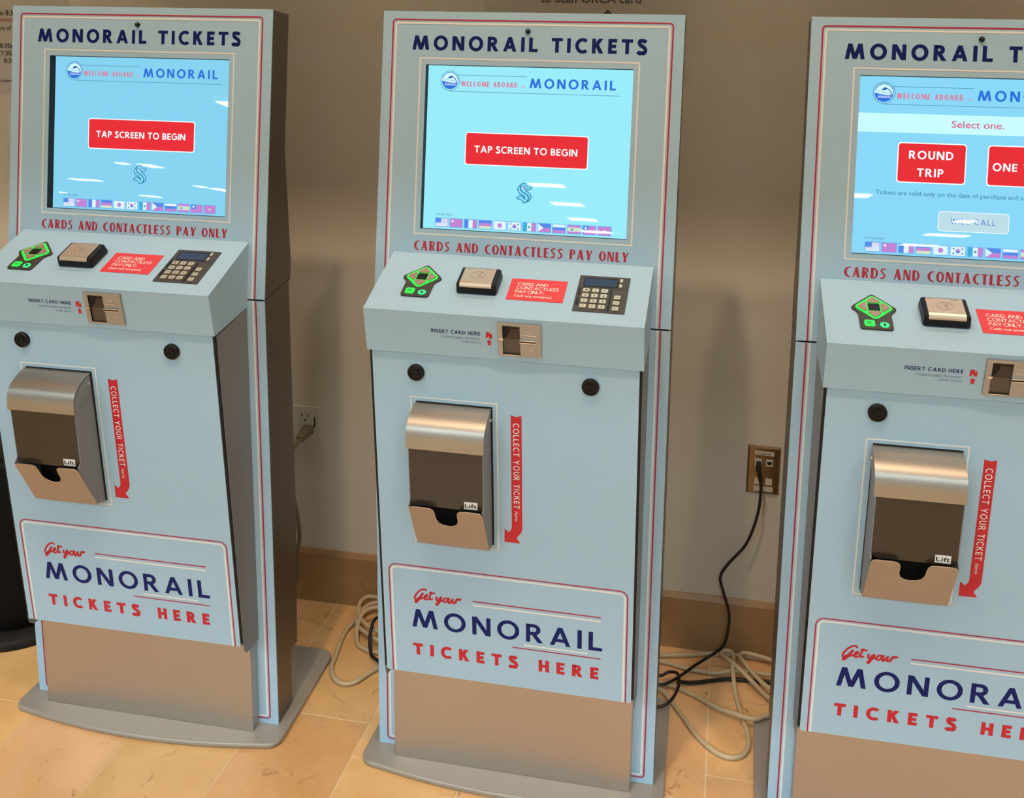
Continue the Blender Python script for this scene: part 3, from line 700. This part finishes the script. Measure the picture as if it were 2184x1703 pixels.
# curved hood
b = B(); hu0, hu1 = BU0 - .0030, BU1 + .0014
hp_ = [(.0915, .0020), (.0935, .0130), (.0968, .0225), (.1012, .0335), (.1060, .0415), (.1110, .0472), (.1170, .0515), (.1250, .0548), (.1340, .0566), (.1500, .0582)]
hin = [(v + .0012, n - .0012) for v, n in hp_]
hs_ = smooth2d(hp_, 4); k_ = len(hs_)
b.mesh([DOOR(hu0, v, n) for v, n in hs_] + [DOOR(hu1, v, n) for v, n in hs_], [(i, i + 1, k_ + i + 1, k_ + i) for i in range(k_ - 1)], 0, True)
for uu, s in ((hu0, 1), (hu1, -1)):
    for (va, na), (vc, nc), (vd, nd), (ve, ne) in zip(hp_[:-1], hp_[1:], hin[:-1], hin[1:]):
        b.face([DOOR(uu, va, na), DOOR(uu, vc, nc), DOOR(uu, ve, ne), DOOR(uu, vd, nd)], 0)
b.face([DOOR(hu0, .1500, .0582), DOOR(hu1, .1500, .0582), DOOR(hu1, .1512, .0570), DOOR(hu0, .1512, .0570)], 1)
# hood cheeks
for uu in (hu0, hu1):
    b.face([DOOR(uu, v, n) for v, n in [(.0935, .0130), (.0968, .0225), (.1012, .0335), (.1060, .0415), (.1110, .0472), (.1170, .0515), (.1250, .0548), (.1500, .0582), (.1480, .0500), (.1230, .0110), (.1120, .0060), (.0985, .0060)]], 2)
for uu in (hu0 + .0006, hu1 - .0040): b.face([DOOR(u, v, .0175) for u, v in ((uu, .0953), (uu + .0034, .0953), (uu + .0034, .0958), (uu, .0958))], 3)
b.build('hood', [SATIN, CHROME, GREYB, BLACKM], tb)
for uu, s in ((hu0, -1), (hu1, 1)):
    b = B(); b.lathe(lambda a, c, n=0, uu=uu, s=s: DOOR(uu + s * n, .1085 + a, .0115 + c), [(.0036, 0), (.0034, .0016), (.0022, .0026)], 16); b.build('hinge_screw', CHROME, tb)
# smoky lift-up window, with rounded lower corners
b = B(); r_ = .010; wu0, wu1 = BU0 + .0016, BU1 - .0016
wp = [(wu0, .1440), (wu1, .1440)] + [(wu1 - r_ + r_ * math.cos(math.radians(a)), .2590 - r_ + r_ * math.sin(math.radians(a))) for a in range(0, 91, 15)] + [(wu0 + r_ - r_ * math.sin(math.radians(a)), .2590 - r_ + r_ * math.cos(math.radians(a))) for a in range(0, 91, 15)]
b.prism(DOOR, wp, .0535, .0555)
b.build('lift_window', SMOKE, tb)
b = B(); b.prism(DOOR, [(-.0570, .2425), (-.0332, .2425), (-.0332, .2560), (-.0570, .2560)], .0556, .0562)
typeset(b, DOOR, 'Lift', -.0555, -.0345, .2525, .0072, .0565, 1, bold=0.01)
b.build('lift_label', [WHITE, INK], tb)
# pocket with the thumb notch
PK = frame((0, 0), (0, -1)); pv0, pn0, pv1, pn1 = .2560, .0665, .3545, .0248
PLEN = math.hypot(pv1 - pv0, pn1 - pn0); dv, dn = (pv1 - pv0) / PLEN, (pn1 - pn0) / PLEN
POC = lambda u, s, n=0.0: DOOR(u, pv0 + dv * s - dn * n, pn0 + dn * s + dv * n)
nc = -.0882
notch = [(nc + .0345, 0), (nc + .0255, .0012), (nc + .0215, .0055), (nc + .0205, .0120), (nc + .0198, .0300), (nc + .0160, .0400), (nc + .0085, .0455), (nc, .0472), (nc - .0085, .0455), (nc - .0160, .0400), (nc - .0198, .0300), (nc - .0205, .0120), (nc - .0215, .0055), (nc - .0255, .0012), (nc - .0345, 0)]
ptop = [(BU1 - .0008, .0085), (BU1 - .0035, .0020), (BU1 - .0095, 0)] + notch + [(BU0 + .0095, 0), (BU0 + .0035, .0020), (BU0 + .0008, .0085)]
b = B(); b.prism(POC, ptop + [(BU0, PLEN), (BU1, PLEN)], -.0012, 0.0, 0)
edge = stroke2d(ptop, .0010)
decal(b, POC, edge, .0003, 1)
b.build('pocket', [mat('pocket_steel', (176, 166, 160), 0.45, metal=0.7), CHROME], tb)

# ------------------------------------------------------------------ the displays (flat lit panels with their graphics)
DN = -0.017
def display(parent, bg, other):
    mats = [emis('screen_background', bg)]; idx = {}
    def M(name, rgb):
        if name not in idx: idx[name] = len(mats); mats.append(emis('screen_' + name, rgb))
        return idx[name]
    b = B(); P = HEAD
    b.face([P(u, v, DN) for u, v in ((DU0, DV0), (DU1, DV0), (DU1, DV1), (DU0, DV1))], 0)
    n = DN + .0003; n2 = DN + .0006; n3 = DN + .0009
    blue = M('blue', (46, 112, 214)); pink = M('pink', (214, 120, 152)); grey = M('grey_blue', (96, 150, 186)); white = M('white', (246, 254, 255)); red = M('red', (228, 46, 54))
    # header: round emblem between two thin lines
    ex, ey = -.1490, .1238
    line_loop(b, P, [(ex + .0178 * math.cos(math.radians(a)), ey + .0180 * math.sin(math.radians(a))) for a in range(0, 360, 10)], .0011, n, grey)
    dk = [(ex + .0150 * math.cos(math.radians(a)), ey + .0150 * math.sin(math.radians(a))) for a in range(0, 360, 10)]
    b.face([P(u, v, n) for u, v in dk], M('pale', (206, 244, 252)))
    line_loop(b, P, [(ex + .0150 * math.cos(math.radians(a)), ey + .0150 * math.sin(math.radians(a))) for a in range(-160, 20, 10)], .0010, n2, M('deep_blue', (40, 96, 176)), False)
    b.face([P(u, v, n2) for u, v in [(ex - .0150, ey + .0000), (ex - .004, ey + .0022), (ex + .006, ey + .0032), (ex + .0146, ey + .0042)] + [(ex + .0152 * math.cos(math.radians(a)), ey + .0152 * math.sin(math.radians(a))) for a in range(20, 181, 10)]], blue)
    b.face([P(u, v, n2) for u, v in [(ex - .0055, ey - .0050), (ex + .0020, ey - .0100), (ex + .0060, ey - .0072), (ex + .0010, ey - .0042)]], M('deep_blue', (40, 96, 176)))
    decal(b, P, stroke2d([(ex + .0030, ey - .0085), (ex + .0090, ey - .0045), (ex + .0125, ey + .0010), (ex + .0135, ey + .0040)], .0014), n2, M('deep_blue', (40, 96, 176)))
    decal(b, P, stroke2d([(ex - .0130, ey - .0035), (ex - .0020, ey - .0015), (ex + .0075, ey + .0000), (ex + .0115, ey + .0036)], .0008), n3, grey)
    caps(b, P, 'MONORAIL', ex - .0098, ex + .0118, ey + .0056, ey + .0084, .22, n3, white, sx=.8)
    typeset(b, P, 'SEATTLE CENTER', ex - .0098, ex + .0085, ey + .0046, .0013, n3, white)
    ln = lambda u0, u1, v, wd, mi: decal(b, P, [[(u0, v - wd / 2), (u1, v - wd / 2), (u1, v + wd / 2), (u0, v + wd / 2)]], n, mi)
    ln(-.1365, -.0052, .1128, .0011, grey); ln(-.1490, .1646, .1429, .0011, grey)
    caps(b, P, 'WELCOME ABOARD', -.1282, -.0218, .1236, .1334, .21, n, pink, deco=True, sx=1.16, space=.26)
    typeset(b, P, 'the', -.0154, -.0074, .1330, .0040, n, pink, shear=0.45)
    caps(b, P, 'MONORAIL', .0002, .1572, .1158, .1331, .235, n, blue, sx=.98)
    if not other:
        b.face([P(u, v, n) for u, v in rrect(-.1160, .2164, .1128, .2766, .0050)], white)
        b.face([P(u, v, n2) for u, v in rrect(-.1143, .2181, .1111, .2749, .0042)], red)
        caps(b, P, 'TAP SCREEN TO BEGIN', -.0979, .0930, .2409, .2533, .205, n3, white, sx=.98, space=.30)
        # looping S emblem
        teal = M('teal', (36, 118, 150)); pal = M('emblem_fill', (128, 214, 246))
        z = lambda x, y: (-.0164 + (x - 740) * (.0293 / 630), .3050 + (y - 550) * (.0368 / 785))
        body = [(1080, 555), (960, 595), (860, 675), (800, 770), (800, 850), (845, 940), (920, 1000), (1020, 1060), (960, 1060), (880, 1065), (810, 1110), (752, 1170), (880, 1195), (970, 1235), (1040, 1335), (1180, 1290), (1280, 1220), (1332, 1120), (1328, 1040), (1270, 950), (1180, 890), (1100, 830), (1220, 815), (1300, 790), (1360, 720), (1190, 690), (1130, 630)]
        b.face([P(*z(*p_), n) for p_ in body], pal)
        for st, wd in (([(1080, 555), (960, 595), (860, 675), (800, 770), (800, 850), (845, 940), (920, 1000), (1020, 1060), (1080, 1110), (1100, 1190)], .0016),
                       ([(1020, 1075), (960, 1060), (880, 1065), (810, 1110), (752, 1170)], .0015), ([(752, 1170), (880, 1195), (970, 1235), (1040, 1335)], .0015),
                       ([(1040, 1335), (1180, 1290), (1280, 1220), (1332, 1120), (1328, 1040), (1270, 950), (1180, 890), (1100, 830)], .0016),
                       ([(1080, 555), (1130, 630), (1190, 690), (1360, 720)], .0013), ([(1360, 720), (1300, 790), (1220, 815), (1140, 795), (1080, 740), (1010, 660)], .0014),
                       ([(945, 665), (900, 740), (910, 820), (980, 900), (1100, 965), (1200, 1040), (1242, 1120), (1225, 1200), (1160, 1285)], .0019),
                       ([(1000, 1090), (1070, 1140), (1095, 1210)], .0016)):
            decal(b, P, stroke2d(smooth2d([z(*p_) for p_ in st], 4), wd), n2, teal)
        b.face([P(*z(*p_), n3) for p_ in [(1035, 700), (1110, 795), (1075, 825), (1020, 760)]], M('emblem_eye', (206, 150, 206)))
    else:
        b.face([P(u, v, n) for u, v in ((DU0, .1580), (DU1, .1576), (DU1, .1890), (DU0, .1902))], M('band', (196, 246, 255)))
        typeset(b, P, 'Select one.', -.0384, .0444, .1788, .0115, n2, M('select_pink', (206, 110, 140)), bold=.014)
        for u0, u1 in ((-.1222, -.0118), (.0212, .1315)):
            b.face([P(u, v, n) for u, v in rrect(u0, .2058, u1, .2740, .0055)], white)
            b.face([P(u, v, n2) for u, v in rrect(u0 + .0018, .2076, u1 - .0018, .2722, .0046)], red)
        caps(b, P, 'ROUND', -.1036, -.0328, .2196, .2333, .21, n3, white, sx=.98)
        caps(b, P, 'TRIP', -.0894, -.0472, .2490, .2626, .21, n3, white, sx=.98)
        caps(b, P, 'ONE WAY', .0298, .1240, .2354, .2484, .21, n3, white, sx=.98)
        typeset(b, P, 'Tickets are valid only on the date of purchase and are', -.1543, .0905, .2952, .0076, n, M('small_print', (70, 140, 176)), bold=.008)
        b.face([P(u, v, n) for u, v in rrect(-.0516, .3192, .0608, .3527, .0062)], white)
        b.face([P(u, v, n2) for u, v in rrect(-.0506, .3202, .0598, .3517, .0056)], M('call_button', (186, 216, 226)))
        caps(b, P, 'WILL CALL', -.0316, .0396, .3306, .3398, .15, n3, M('call_blue', (82, 128, 206)), sx=.86)
    typeset(b, P, 'Language', -.1667, -.1358, .3716, .0048, n, grey)
    # row of flags
    pr, pb, pw, py, pg, pt = M('flag_red', (190, 130, 206)), M('flag_blue', (84, 134, 226)), M('flag_white', (216, 240, 250)), M('flag_yellow', (204, 222, 196)), M('flag_green', (60, 170, 214)), M('flag_edge', (104, 176, 234))  # flag tones washed out, with the screen glare put into the colours
    fw, fh = .0232, .0152
    for k in range(12):
        u0 = -.1667 + k * .02756; v0 = .3775
        b.face([P(u, v, n) for u, v in ((u0 - .0012, v0 - .0012), (u0 + fw + .0012, v0 - .0012), (u0 + fw + .0012, v0 + fh + .0012), (u0 - .0012, v0 + fh + .0012))], pt)
        R = lambda a, c, d, e_, mi, nn=n2: b.face([P(u0 + fw * a, v0 + fh * c, nn), P(u0 + fw * d, v0 + fh * c, nn), P(u0 + fw * d, v0 + fh * e_, nn), P(u0 + fw * a, v0 + fh * e_, nn)], mi)
        disc = lambda cx, cy, r_, mi, nn=n3: b.face([P(u0 + fw * cx + fh * r_ * math.cos(math.radians(a)), v0 + fh * (cy + r_ * math.sin(math.radians(a))), nn) for a in range(0, 360, 20)], mi)
        if k == 0:
            R(0, 0, 1, 1, pw)
            for j in range(0, 7): R(0, j / 6.5 * .5 * 2 / 1.0 if False else j / 6.5, 1, min(1, j / 6.5 + 1 / 13), pr)
            R(0, 0, .46, .54, pb, n3)
        elif k == 1: R(0, 0, 1, 1, pr); disc(.2, .28, .14, pw)
        elif k == 2: R(0, 0, .33, 1, pb); R(.33, 0, .67, 1, pw); R(.67, 0, 1, 1, pr)
        elif k == 3: R(0, 0, 1, .33, pb); R(0, .33, 1, .67, pr); R(0, .67, 1, 1, py)
        elif k == 4: R(0, 0, 1, 1, pw); disc(.5, .5, .28, pr)
        elif k == 5:
            R(0, 0, 1, 1, pw); disc(.5, .5, .25, pb)
            b.face([P(u0 + fw * .5 + fh * .25 * math.cos(math.radians(a)), v0 + fh * (.5 + .25 * math.sin(math.radians(a))), n3 + .0002) for a in range(190, 381, 19)], pr)
            for cx, cy in ((.2, .24), (.8, .24), (.2, .78), (.8, .78)): R(cx - .06, cy - .09, cx + .06, cy + .09, grey, n3)
        elif k == 6: R(0, 0, .33, 1, pg); R(.33, 0, .67, 1, pw); R(.67, 0, 1, 1, pr); disc(.5, .5, .14, grey)
        elif k == 7: R(0, 0, 1, .5, pb); R(0, .5, 1, 1, pr); b.face([P(u0, v0, n3), P(u0 + fw * .46, v0 + fh * .5, n3), P(u0, v0 + fh, n3)], pw)
        elif k == 8: R(0, 0, 1, .33, pw); R(0, .33, 1, .67, pb); R(0, .67, 1, 1, pr)
        elif k == 9: R(0, 0, 1, .25, pr); R(0, .25, 1, .75, py); R(0, .75, 1, 1, pr); disc(.32, .5, .14, grey)
        elif k == 10: R(0, 0, 1, 1, pr); R(0, 0, .46, .5, pb, n3); disc(.23, .25, .13, white, n3 + .0002)
        else: R(0, 0, 1, 1, pr); disc(.5, .5, .14, py)
    return b.build('display', mats, parent)

K2 = copy_tree(K); K3 = copy_tree(K)
grp = 'ticket kiosks along the wall'
K.location = (0, 0, 0); K.rotation_euler = (0, 0, 0)
K2.location = (-0.77006, -0.00119, 0); K2.rotation_euler = (0, 0, 0.010838)
K3.location = (0.76305, -0.00415, 0); K3.rotation_euler = (0, 0, 0.009914)
tag(K, 'pale blue ticket kiosk in the middle, standing under the plastic covered wall sign', 'kiosk', grp)
tag(K2, 'pale blue ticket kiosk at the left, standing next to the black bin', 'kiosk', grp)
tag(K3, 'pale blue ticket kiosk at the right edge, its screen offering ROUND TRIP', 'kiosk', grp)
tag(display(K, (150, 230, 245), False), 'lit screen with a red TAP SCREEN TO BEGIN button')
tag(display(K2, (130, 206, 234), False), 'lit screen with a red TAP SCREEN TO BEGIN button')
tag(display(K3, (134, 211, 243), True), 'lit screen with red ROUND TRIP and ONE WAY buttons')

# ------------------------------------------------------------------ on the wall
WF = lambda u, v, n=0.0: Vector((u, wy(u) - n, v))
# sign in a clear sleeve above the middle kiosk
sg = empty('wall_sign', WF(0.04, 1.45)); tag(sg, 'paper sign reading to Scan ORCA card, in a clear sleeve behind the middle kiosk top', 'sign')
def rel(o, par): o.parent = par; o.matrix_parent_inverse = Matrix.Translation(-Vector(par.location)); return o
WU = lambda u, v, n=0.0: WF(u, -v, n)      # v runs downwards for lettering
b = B(); b.prism(WF, [(-0.150, 1.350), (0.256, 1.333), (0.256, 1.62), (-0.150, 1.62)], 0.0006, 0.0014, 0)
typeset(b, WU, 'to Scan ORCA card', -0.0585, 0.1610, -1.4955, 0.0185, 0.0018, 1, bold=0.016)
b.face([WF(u, v, .0018) for u, v in ((0.0900, 1.4815), (0.1080, 1.4650), (0.0985, 1.4650), (0.0985, 1.40), (0.0815, 1.40), (0.0815, 1.4650), (0.0720, 1.4650))], 1)
rel(b.build('paper_sheet', [mat('sign_paper', (210, 202, 190), 0.6), INK]), sg)
b = B()
nx, nz = 24, 12; gx = [-0.183 + 0.455 * i / nx for i in range(nx + 1)]; gz = [1.326 + 0.30 * j / nz for j in range(nz + 1)]
vs = [WF(x, z, 0.0045 + 0.0016 * math.sin(x * 31 + z * 17) + 0.0012 * math.sin(x * 12 - z * 43)) for z in gz for x in gx]
b.mesh(vs, [(j * (nx + 1) + i, j * (nx + 1) + i + 1, (j + 1) * (nx + 1) + i + 1, (j + 1) * (nx + 1) + i) for j in range(nz) for i in range(nx)], 0, True)
rel(b.build('clear_sleeve', CLEAR), sg)
# notice sheet at the far left
ns = empty('notice_sheet', WF(-1.40, 1.42)); tag(ns, 'white notice sheet of opening hours on the wall behind the left kiosk', 'sign')
b = B(); b.prism(WF, [(-1.62, 1.2540), (-1.212, 1.2600), (-1.212, 1.66), (-1.62, 1.66)], 0.0006, 0.0014, 0)
for txt, u0, u1, v0, cp in (('Mon - Sun 8:30am', -1.458, -1.335, 1.4490, .0125), ('hours of operation', -1.424, -1.307, 1.4130, .0110), ('8:30am', -1.4060, -1.356, 1.3700, .0115),
                            ('7:30pm', -1.4050, -1.355, 1.3520, .0115), ('8:30pm', -1.3980, -1.348, 1.3340, .0115), ('last boarding', -1.4265, -1.366, 1.2870, .0070)):
    typeset(b, WU, txt, u0, u1, -v0, cp, .0018, 1, bold=.012)
for z in (1.4395, 1.4350): b.face([WF(u, v, .0018) for u, v in ((-1.58, z - .001), (-1.26, z - .001), (-1.26, z + .001), (-1.58, z + .001))], 2)
rel(b.build('printed_paper', [PAPER, INK, INKR]), ns)
# data outlet plate between the middle and right kiosks
dp = empty('data_outlet', WF(0.472, 0.463)); tag(dp, 'bronze coloured data outlet plate on the wall with a black cable plugged in', 'outlet')
PU0, PU1, PZ0, PZ1 = 0.4355, 0.5085, 0.4055, 0.5200
b = B(); e = .004
o4 = [(PU0, PZ0), (PU1, PZ0), (PU1, PZ1), (PU0, PZ1)]; i4 = [(PU0 + e, PZ0 + e), (PU1 - e, PZ0 + e), (PU1 - e, PZ1 - e), (PU0 + e, PZ1 - e)]
vs = [WF(u, v, .0002) for u, v in o4] + [WF(u, v, .0052) for u, v in i4]
b.mesh(vs, [(0, 1, 5, 4), (1, 2, 6, 5), (2, 3, 7, 6), (3, 0, 4, 7), (4, 5, 6, 7)], 0)
rel(b.build('cover_plate', BRASSPL), dp)
b = B(); b.prism(WF, [(0.4505, 0.5005), (0.4935, 0.4990), (0.4935, 0.5085), (0.4505, 0.5095)], .0052, .0058)
typeset(b, WU, '1-2B-28', 0.459, 0.487, -0.5020, .0040, .0060, 1, bold=.01)
rel(b.build('label_strip', [PLATEW, DGREY]), dp)
for u0, v0, u1, v1, hole in ((0.4520, 0.4740, 0.4672, 0.4915, 0), (0.4765, 0.4745, 0.4920, 0.4905, 1), (0.4530, 0.4300, 0.4672, 0.4450, 0), (0.4770, 0.4300, 0.4920, 0.4450, 0)):
    b = B(); b.prism(WF, [(u0, v0), (u1, v0), (u1, v1), (u0, v1)], .0050, .0066)
    if hole:
        cx, cy = (u0 + u1) / 2, (v0 + v1) / 2
        b.face([WF(cx + a, cy + c, .0068) for a, c in ((-.0055, -.002), (-.0025, -.0045), (.0025, -.0045), (.0055, -.002), (.0055, .0035), (-.0055, .0035))], 1)
    rel(b.build('jack_insert', [PLATEW, BLACKM]), dp)
b = B(); b.prism(WF, [(0.4515, 0.4135), (0.4945, 0.4135), (0.4945, 0.4255), (0.4515, 0.4255)], .0050, .0062); rel(b.build('blank_strip', PLATEW), dp)
# network cable plugged into it
nc_ = empty('network_cable', (0.4598, 0.43, 0.47)); tag(nc_, 'thin black network cable hanging from the data outlet to the floor', 'cable')
b = B(); b.box((0.4548, 0.4300, 0.4660), (0.4655, 0.4487, 0.4860)); rel(b.build('cable_plug', CABBLK, bevel=.0015), nc_)
cpts = [(0.4601, 0.4350, 0.4700), (0.4625, .4310, 0.4540), (0.4674, 0.428, 0.4315), (0.4633, 0.425, 0.3686), (0.4424, 0.422, 0.2978), (0.4054, 0.418, 0.2466), (0.3881, 0.415, 0.2133), (0.3963, 0.41, 0.179), (0.4108, 0.405, 0.1345), (0.4105, 0.4, 0.0879), (0.3999, 0.395, 0.0508),
        (0.3700, 0.392, 0.0240), (0.3420, 0.366, 0.0180), (0.318, 0.330, 0.0190), (0.2920, 0.293, 0.0225), (0.268, 0.274, 0.0240), (0.22, 0.28, 0.021), (0.20, 0.310, 0.017), (0.235, 0.318, 0.018), (0.265, 0.309, 0.020), (0.284, 0.320, 0.024), (0.303, 0.314, 0.028), (0.309, 0.282, 0.030), (0.303, 0.243, 0.030), (0.289, 0.216, 0.026), (0.268, 0.205, 0.022), (0.22, 0.205, 0.0165), (0.15, 0.20, 0.0165)]
b = B(); b.tube(cpts, 0.0033, n=10); rel(b.build('cord', CABBLK), nc_)
b = B(); b.tube([(0.305, 0.306, 0.0140), (0.33, 0.317, 0.0068), (0.357, 0.328, 0.0050), (0.411, 0.349, 0.0050), (0.46, 0.354, 0.0050), (0.509, 0.357, 0.0050), (0.56, 0.356, 0.0050), (0.66, 0.352, 0.0050)], 0.0042)
tag(b.build('extension_cable', CABBLK), 'straight black power cord lying under the beige cables on the floor', 'cable')
# beige cables behind the middle and right kiosks
def cable(name, pts, r, m, lab, grp=None, z=None):
    b = B(); b.tube([(p[0], p[1], max(p[2], r + .0012) if len(p) > 2 else r + .0012) for p in pts], r, n=12)
    return tag(b.build(name, m), lab, 'cable', grp)
rb = 0.0050
cable('power_cable', [(0.14, .395), (0.20, .392), (0.259, .400), (0.316, .414), (0.372, .430), (0.429, .4375), (0.486, .4375), (0.519, .4375), (0.60, .434), (0.70, .42)], rb, BEIGE, 'beige cable running straight along the skirting between middle and right kiosks')
cable('power_cable', [(0.16, .36), (0.21, .371), (0.261, .3785), (0.318, .367), (0.356, .363, .0054), (0.393, .363, .0054), (0.42, .366, .0150), (0.450, .368, .0160), (0.475, .369, .0155), (0.511, .370, .0156), (0.60, .375, .0156), (0.70, .378, .0156)], rb, BEIGE, 'beige cable lying across the floor just above the black power cord')
cable('power_cable', [(0.64, .27, .022), (0.58, .262, .022), (0.54, .262, .019), (0.500, .298, .013), (0.483, .318, .014), (0.448, .352, .0245), (0.42, .381, .0270), (0.402, .409, .020), (0.399, .426, .016), (0.407, .4335, .0165), (0.420, .4335, .0165), (0.427, .421, .014), (0.427, .39, .019), (0.424, .361, .0265), (0.431, .301, .0110), (0.437, .270, .0075), (0.445, .236, .0054), (0.456, .184, .0054), (0.457, .149, .0054), (0.446, .122, .0054), (0.424, .110, .0054), (0.40, .114, .0054), (0.371, .136, .0054), (0.345, .168, .0054), (0.323, .205, .0054), (0.304, .235, .0060), (0.286, .260, .008), (0.268, .278, .0100), (0.22, .274, .010), (0.16, .272, .009)], rb, BEIGE, 'beige cable making the big loop towards the front of the floor gap')
cable('power_cable', [(0.66, .34, .021), (0.60, .312, .022), (0.55, .298, .022), (0.504, .312, .024), (0.475, .344, .0255), (0.452, .382, .0270), (0.441, .415, .019), (0.447, .4315, .0175), (0.462, .4335, .0170), (0.480, .4315, .0165), (0.505, .425, .0160), (0.519, .420, .015), (0.57, .405, .0152), (0.66, .40)], rb, BEIGE, 'beige cable doubling back in a narrow bend beside the right kiosk')
cable('power_cable', [(0.12, .325), (0.20, .315), (0.245, .303, .0100), (0.265, .298, .0110), (0.294, .298, .0085), (0.322, .289), (0.359, .270), (0.394, .246, .0085), (0.429, .226, .0160), (0.455, .213, .0200), (0.474, .213, .0210), (0.498, .229, .0205), (0.55, .240, .0185), (0.66, .215, .018)], rb, BEIGE, 'beige cable sagging diagonally over the big loop and onto the right kiosk base')
# coil at the left of the middle kiosk
lc = empty('coiled_cable', (-0.43, 0.30, 0)); tag(lc, 'coil of beige cable on the floor between the left and middle kiosks', 'cable')
cz = rb + .0012
coil = [(-0.30, .285, cz), (-0.330, .262, .011), (-0.352, .245, cz), (-0.364, .222, cz), (-0.378, .198, cz), (-0.393, .170, cz), (-0.408, .159, cz), (-0.427, .158, cz), (-0.450, .174, cz), (-0.468, .207, cz), (-0.473, .239, cz), (-0.481, .281, cz), (-0.487, .331, cz), (-0.480, .374, .009), (-0.470, .400, .018), (-0.452, .418, .020), (-0.42, .426, .018), (-0.37, .42, .016), (-0.31, .38, .014), (-0.29, .33, .014), (-0.32, .295, .018),
        (-0.36, .290, .020), (-0.392, .297, .0205), (-0.433, .322, .018), (-0.461, .344, .017), (-0.473, .366, .018), (-0.468, .395, .026), (-0.452, .420, .029), (-0.42, .427, .028), (-0.36, .415, .026), (-0.30, .36, .024), (-0.30, .32, .026), (-0.34, .300, .030), (-0.398, .314, .031), (-0.429, .331, .030), (-0.458, .355, .029), (-0.475, .385, .033), (-0.478, .411, .037), (-0.470, .427, .039), (-0.452, .432, .039), (-0.41, .427, .036), (-0.34, .39, .034), (-0.28, .34, .03)]
b = B(); b.tube(coil, rb, n=12); rel(b.build('long_turns', BEIGE), lc)
coil2 = [(-0.26, .37, .040), (-0.33, .37, .040), (-0.385, .378, .040), (-0.428, .390, .040), (-0.455, .372, .036), (-0.458, .335, .020), (-0.447, .306, cz), (-0.436, .289, cz), (-0.409, .277, cz), (-0.385, .274, cz), (-0.33, .274, .016), (-0.27, .29, .018)]
b = B(); b.tube(coil2, rb, n=12); rel(b.build('short_turns', BEIGE), lc)
cable('extension_cable', [(-0.33, .345, .050), (-0.385, .345, .052), (-0.407, .337, .051), (-0.4115, .319, .0500), (-0.4105, .298, .0370), (-0.406, .281, .0230), (-0.400, .269, .0165), (-0.391, .254, .0105), (-0.380, .243, .0130), (-0.366, .229, .0185), (-0.345, .215, .0140), (-0.30, .20, .0060)], .0038, CABBLK, 'short black cord threaded through the beige coil at the left')
# power outlet in the shade of the left kiosk, with its plug
po = empty('power_outlet', WF(-0.628, 0.458)); tag(po, 'ivory wall power outlet in the shadow of the left kiosk', 'outlet')
QU0, QU1, QZ0, QZ1 = -0.665, -0.5945, 0.4140, 0.5030
b = B(); b.prism(WF, rrect(QU0, QZ0 - .012, QU1, QZ1 + .012, .003), .0002, .0040)
b.prism(WF, rrect(QU0 + .018, QZ0 + .010, QU1 - .018, QZ1 - .006 + .008, .002), .0040, .0052, 0)
for cx, cy, a, c in ((-0.6390, 0.4925, .0012, .0042), (-0.6250, 0.4925, .0009, .0036), (-0.6312, 0.4805, .0022, .0020)):
    b.face([WF(cx + i, cy + j, .0054) for i, j in ((-a, -c), (a, -c), (a, c), (-a, c))], 1)
b.face([WF(u, v, .0042) for u, v in ((-0.6088, .463), (-0.6050, .463), (-0.6050, .490), (-0.6088, .490))], 2)
rel(b.build('cover_plate', [IVORY, BLACKM, DGREY], bevel=.0006), po)
pg = empty('power_plug', WF(-0.622, 0.455, .03)); tag(pg, 'grey plug with hanging cord pushed into the power outlet', 'plug')
b = B()
a_ = [(-0.6365, 0.4478, 0.4475), (-0.6085, 0.4478, 0.4475), (-0.6085, 0.4478, 0.4690), (-0.6365, 0.4478, 0.4690)]
c_ = [(-0.6265, 0.386, 0.4500), (-0.6095, 0.386, 0.4500), (-0.6095, 0.386, 0.4640), (-0.6265, 0.386, 0.4640)]
b.mesh(a_ + c_, [(0, 1, 2, 3), (4, 7, 6, 5), (0, 4, 5, 1), (1, 5, 6, 2), (2, 6, 7, 3), (3, 7, 4, 0)], 0)
rel(b.build('plug_body', PLUGG, bevel=.002), pg)
b = B(); b.tube([(-0.617, 0.392, 0.457), (-0.6155, 0.36, 0.4560), (-0.615, 0.335, 0.448), (-0.612, 0.318, 0.430), (-0.606, .305, .400), (-0.593, .300, .345), (-0.5885, .308, .290), (-0.595, .325, .235), (-0.612, .345, .190), (-0.62, .36, .12), (-0.64, .36, .055), (-0.655, .352, .018), (-0.68, .34, .0080), (-0.74, .33, .0070)], 0.0048, n=10)
rel(b.build('cord', PLUGG), pg)
# black bin at the far left
bn = empty('waste_bin', (-1.295, 0.260, 0)); tag(bn, 'round black bin with a wide flat base at the far left', 'bin')
Pz = lambda u, v, n=0.0: Vector((-1.295 + u, 0.260 + v, n))
b = B(); b.lathe(Pz, [(0.128, .020), (0.130, .03), (0.130, .43), (0.124, .44), (0.10, .442)], 56, 0, True); rel(b.build('bin_body', BINBLK), bn)
b = B(); b.lathe(Pz, [(0.172, 0.0005), (0.174, .006), (0.174, .018), (0.168, .024), (0.135, .026)], 56, 0, True); rel(b.build('bin_base', BINRIM), bn)
